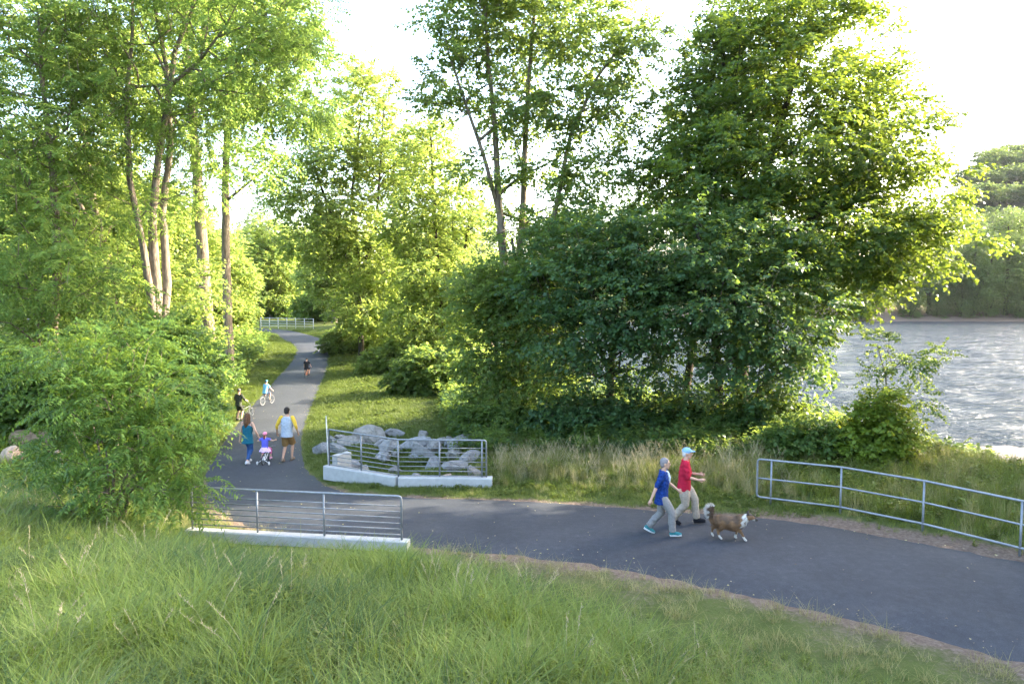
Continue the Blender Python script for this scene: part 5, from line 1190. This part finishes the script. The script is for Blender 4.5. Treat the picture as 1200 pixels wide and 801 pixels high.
# --- dog
dl_ = stand(855, 633); root = empty('dog', dl_, math.atan2(-.26, .96)); root.scale = (1.02,)*3; tag(root, 'brown and white shaggy dog with a raised plumed tail trotting ahead of the couple', 'dog')
mb = MB()
mb.tube([(-.27, 0, .375), (-.18, 0, .365), (-.02, 0, .345), (.12, 0, .33), (.22, 0, .36)], [.10, .138, .132, .15, .115], 14, True)
mb.tube([(.20, 0, .40), (.29, 0, .45), (.35, 0, .485)], [.12, .10, .072], 12, True)
mb.ball((.375, 0, .50), (.082, .07, .066)); mb.tube([(.41, 0, .485), (.47, 0, .455), (.515, 0, .435)], [.05, .037, .026], 10, True)
for s_ in (-1, 1):
    mb.tube([(.355, s_*.042, .54), (.35, s_*.055, .585), (.362, s_*.058, .605)], [.026, .018, .006], 8, True)
def leg(p): mb.tube([q[0] for q in p], [q[1] for q in p], 8, True)
leg([((.18, -.06, .33), .062), ((.17, -.065, .24), .042), ((.24, -.065, .14), .028), ((.285, -.065, .045), .024), ((.315, -.065, .02), .026)])
leg([((.17, .06, .33), .062), ((.12, .065, .22), .042), ((.14, .065, .12), .028), ((.10, .065, .03), .024), ((.13, .065, .02), .026)])
leg([((-.21, -.065, .36), .085), ((-.15, -.07, .25), .058), ((-.235, -.07, .15), .032), ((-.20, -.07, .05), .024), ((-.165, -.07, .02), .026)])
leg([((-.23, .065, .36), .085), ((-.22, .07, .25), .055), ((-.34, .07, .17), .032), ((-.35, .07, .06), .024), ((-.325, .07, .022), .026)])
mb.tube([(-.32, 0, .40), (-.39, 0, .46), (-.42, 0, .55), (-.39, 0, .63), (-.33, 0, .655)], [.045, .06, .075, .068, .03], 10, True)
dme = remesh(mb, .013, 2, 'dog_body')
def dog_col(p):
    x, y, z = p; white = np.array([.55, .51, .45]); tan_ = np.array([.215, .115, .05]); drk = np.array([.055, .04, .03])
    c = tan_*(.8 + .4*math.sin(31*x + 17*z)*.5)
    if x > -.24 + .04*math.sin(50*x) and x < .2 and z > .385 + .03*math.sin(33*x): c = c*.45 + drk*.55
    if z < .09 or (.225 + .02*math.sin(50*z + 20*y) < x - .25*(z - .4) < .30 + .02*math.sin(45*z) and z > .28 and x < .34) or (z < .30 and x > .15 and abs(y) < .05): c = white
    if x < -.30 and z > .42: c = white if x < -.425 + .02*math.sin(60*z) or z > .66 else drk*.8 + tan_*.3
    if x > .32 and z > .53: c = drk
    if x > .48: c = drk*.6
    elif x > .43 and z < .455: c = white
    if x > .30 and x < .36 and z < .44: c = white*.9
    return np.clip(c, .01, .8)
def vcol(me):
    co = np.zeros(len(me.vertices)*3, np.float32); me.vertices.foreach_get('co', co); co = co.reshape(-1, 3)
    ca = me.attributes.new('coat', 'FLOAT_COLOR', 'POINT'); ca.data.foreach_set('color', np.array([[*dog_col(p), 1] for p in co], np.float32).ravel()); return co
co = vcol(dme)
m, nt, bs_ = newmat('dog_coat'); at_ = N(nt, 'ShaderNodeAttribute', attribute_name='coat'); nt.links.new(at_.outputs['Color'], bs_.inputs['Base Color']); bs_.inputs['Roughness'].default_value = .8; n_ = noise(nt, 60, 4); bump(nt, bs_, n_.outputs[0], .6, .01)
put('body', dme, m, root)
# shaggy coat
rgd = np.random.default_rng(9); nm_ = np.zeros(len(dme.vertices)*3, np.float32); dme.vertices.foreach_get('normal', nm_); nm_ = nm_.reshape(-1, 3)
kk_ = rgd.integers(0, len(co), 20000); p0 = co[kk_]; nn = nm_[kk_]; okk = (p0[:, 2] > .20) & (p0[:, 0] < .40); p0, nn = p0[okk], nn[okk]
fl_ = nrm(nn*.28 + np.array([-1.0, 0, -.55]) + rgd.normal(size=p0.shape)*.3); tail = p0[:, 0] < -.33; fl_[tail] = nrm(nn[tail]*.7 + np.array([-.35, 0, -.15]) + rgd.normal(size=(tail.sum(), 3))*.3)
ln_ = rgd.uniform(.02, .05, len(p0))*np.where(tail, 1.5, 1)*np.where((p0[:, 2] < .30) & (p0[:, 0] < .2), 1.5, 1)*np.where(p0[:, 0] > .3, .5, 1); sd_ = nrm(np.cross(fl_, nn))*.0028
V_ = np.stack([p0 - sd_, p0 + sd_, p0 + fl_*ln_[:, None]], 1).reshape(-1, 3); cm = fast_mesh('coat', V_, np.arange(len(V_)).reshape(-1, 3))
ca = cm.attributes.new('coat', 'FLOAT_COLOR', 'POINT'); ca.data.foreach_set('color', np.repeat(np.array([[*np.clip(dog_col(p)*rgd.uniform(.7, 1.3), 0, .85), 1] for p in p0], np.float32), 3, 0).ravel())
put('coat', cm, m, root)['kind'] = 'stuff'
mb = MB(); mb.ball((.535, 0, .435), (.014, .016, .012), None, 8); put('nose', mb.mesh('nose', True), EYE, root)
for s_ in (-1, 1): mb = MB(); mb.ball((.425, s_*.045, .51), .010, None, 8); put('eye', mb.mesh('eye', True), EYE, root)
for s_, x_ in ((0, .30),):
    mb = MB(); mb.tube([(.275 + .03*math.sin(t)*0 + .02*math.sin(t), .092*math.cos(t), .44 + .092*math.sin(t)*.95) for t in np.linspace(0, 6.28, 20)], .010, 6); put('collar', mb.mesh('collar', True), cloth('dark_collar', (.03,.03,.06)), root)

# ------------------------------------------------------------------ evening haze over the valley
x0, x1, y0, y1, z0, z1 = -1600, 1600, -160, 2600, -6.5, 112
hb = MB(); hb.box(((x0 + x1)/2, (y0 + y1)/2, (z0 + z1)/2), ((x1 - x0)/2, (y1 - y0)/2, (z1 - z0)/2))
hm2 = bpy.data.materials.new('haze'); hm2.use_nodes = True; nt = hm2.node_tree
for n_ in list(nt.nodes): nt.nodes.remove(n_)
out = nt.nodes.new('ShaderNodeOutputMaterial'); pv_ = nt.nodes.new('ShaderNodeVolumePrincipled')
pv_.inputs['Color'].default_value = (.92, .95, 1.0, 1); pv_.inputs['Density'].default_value = .00005; pv_.inputs['Anisotropy'].default_value = .1
nt.links.new(pv_.outputs[0], out.inputs['Volume'])
tag(put('haze', hb.mesh('haze'), hm2), 'thin evening haze filling the river valley', None, kind='stuff')
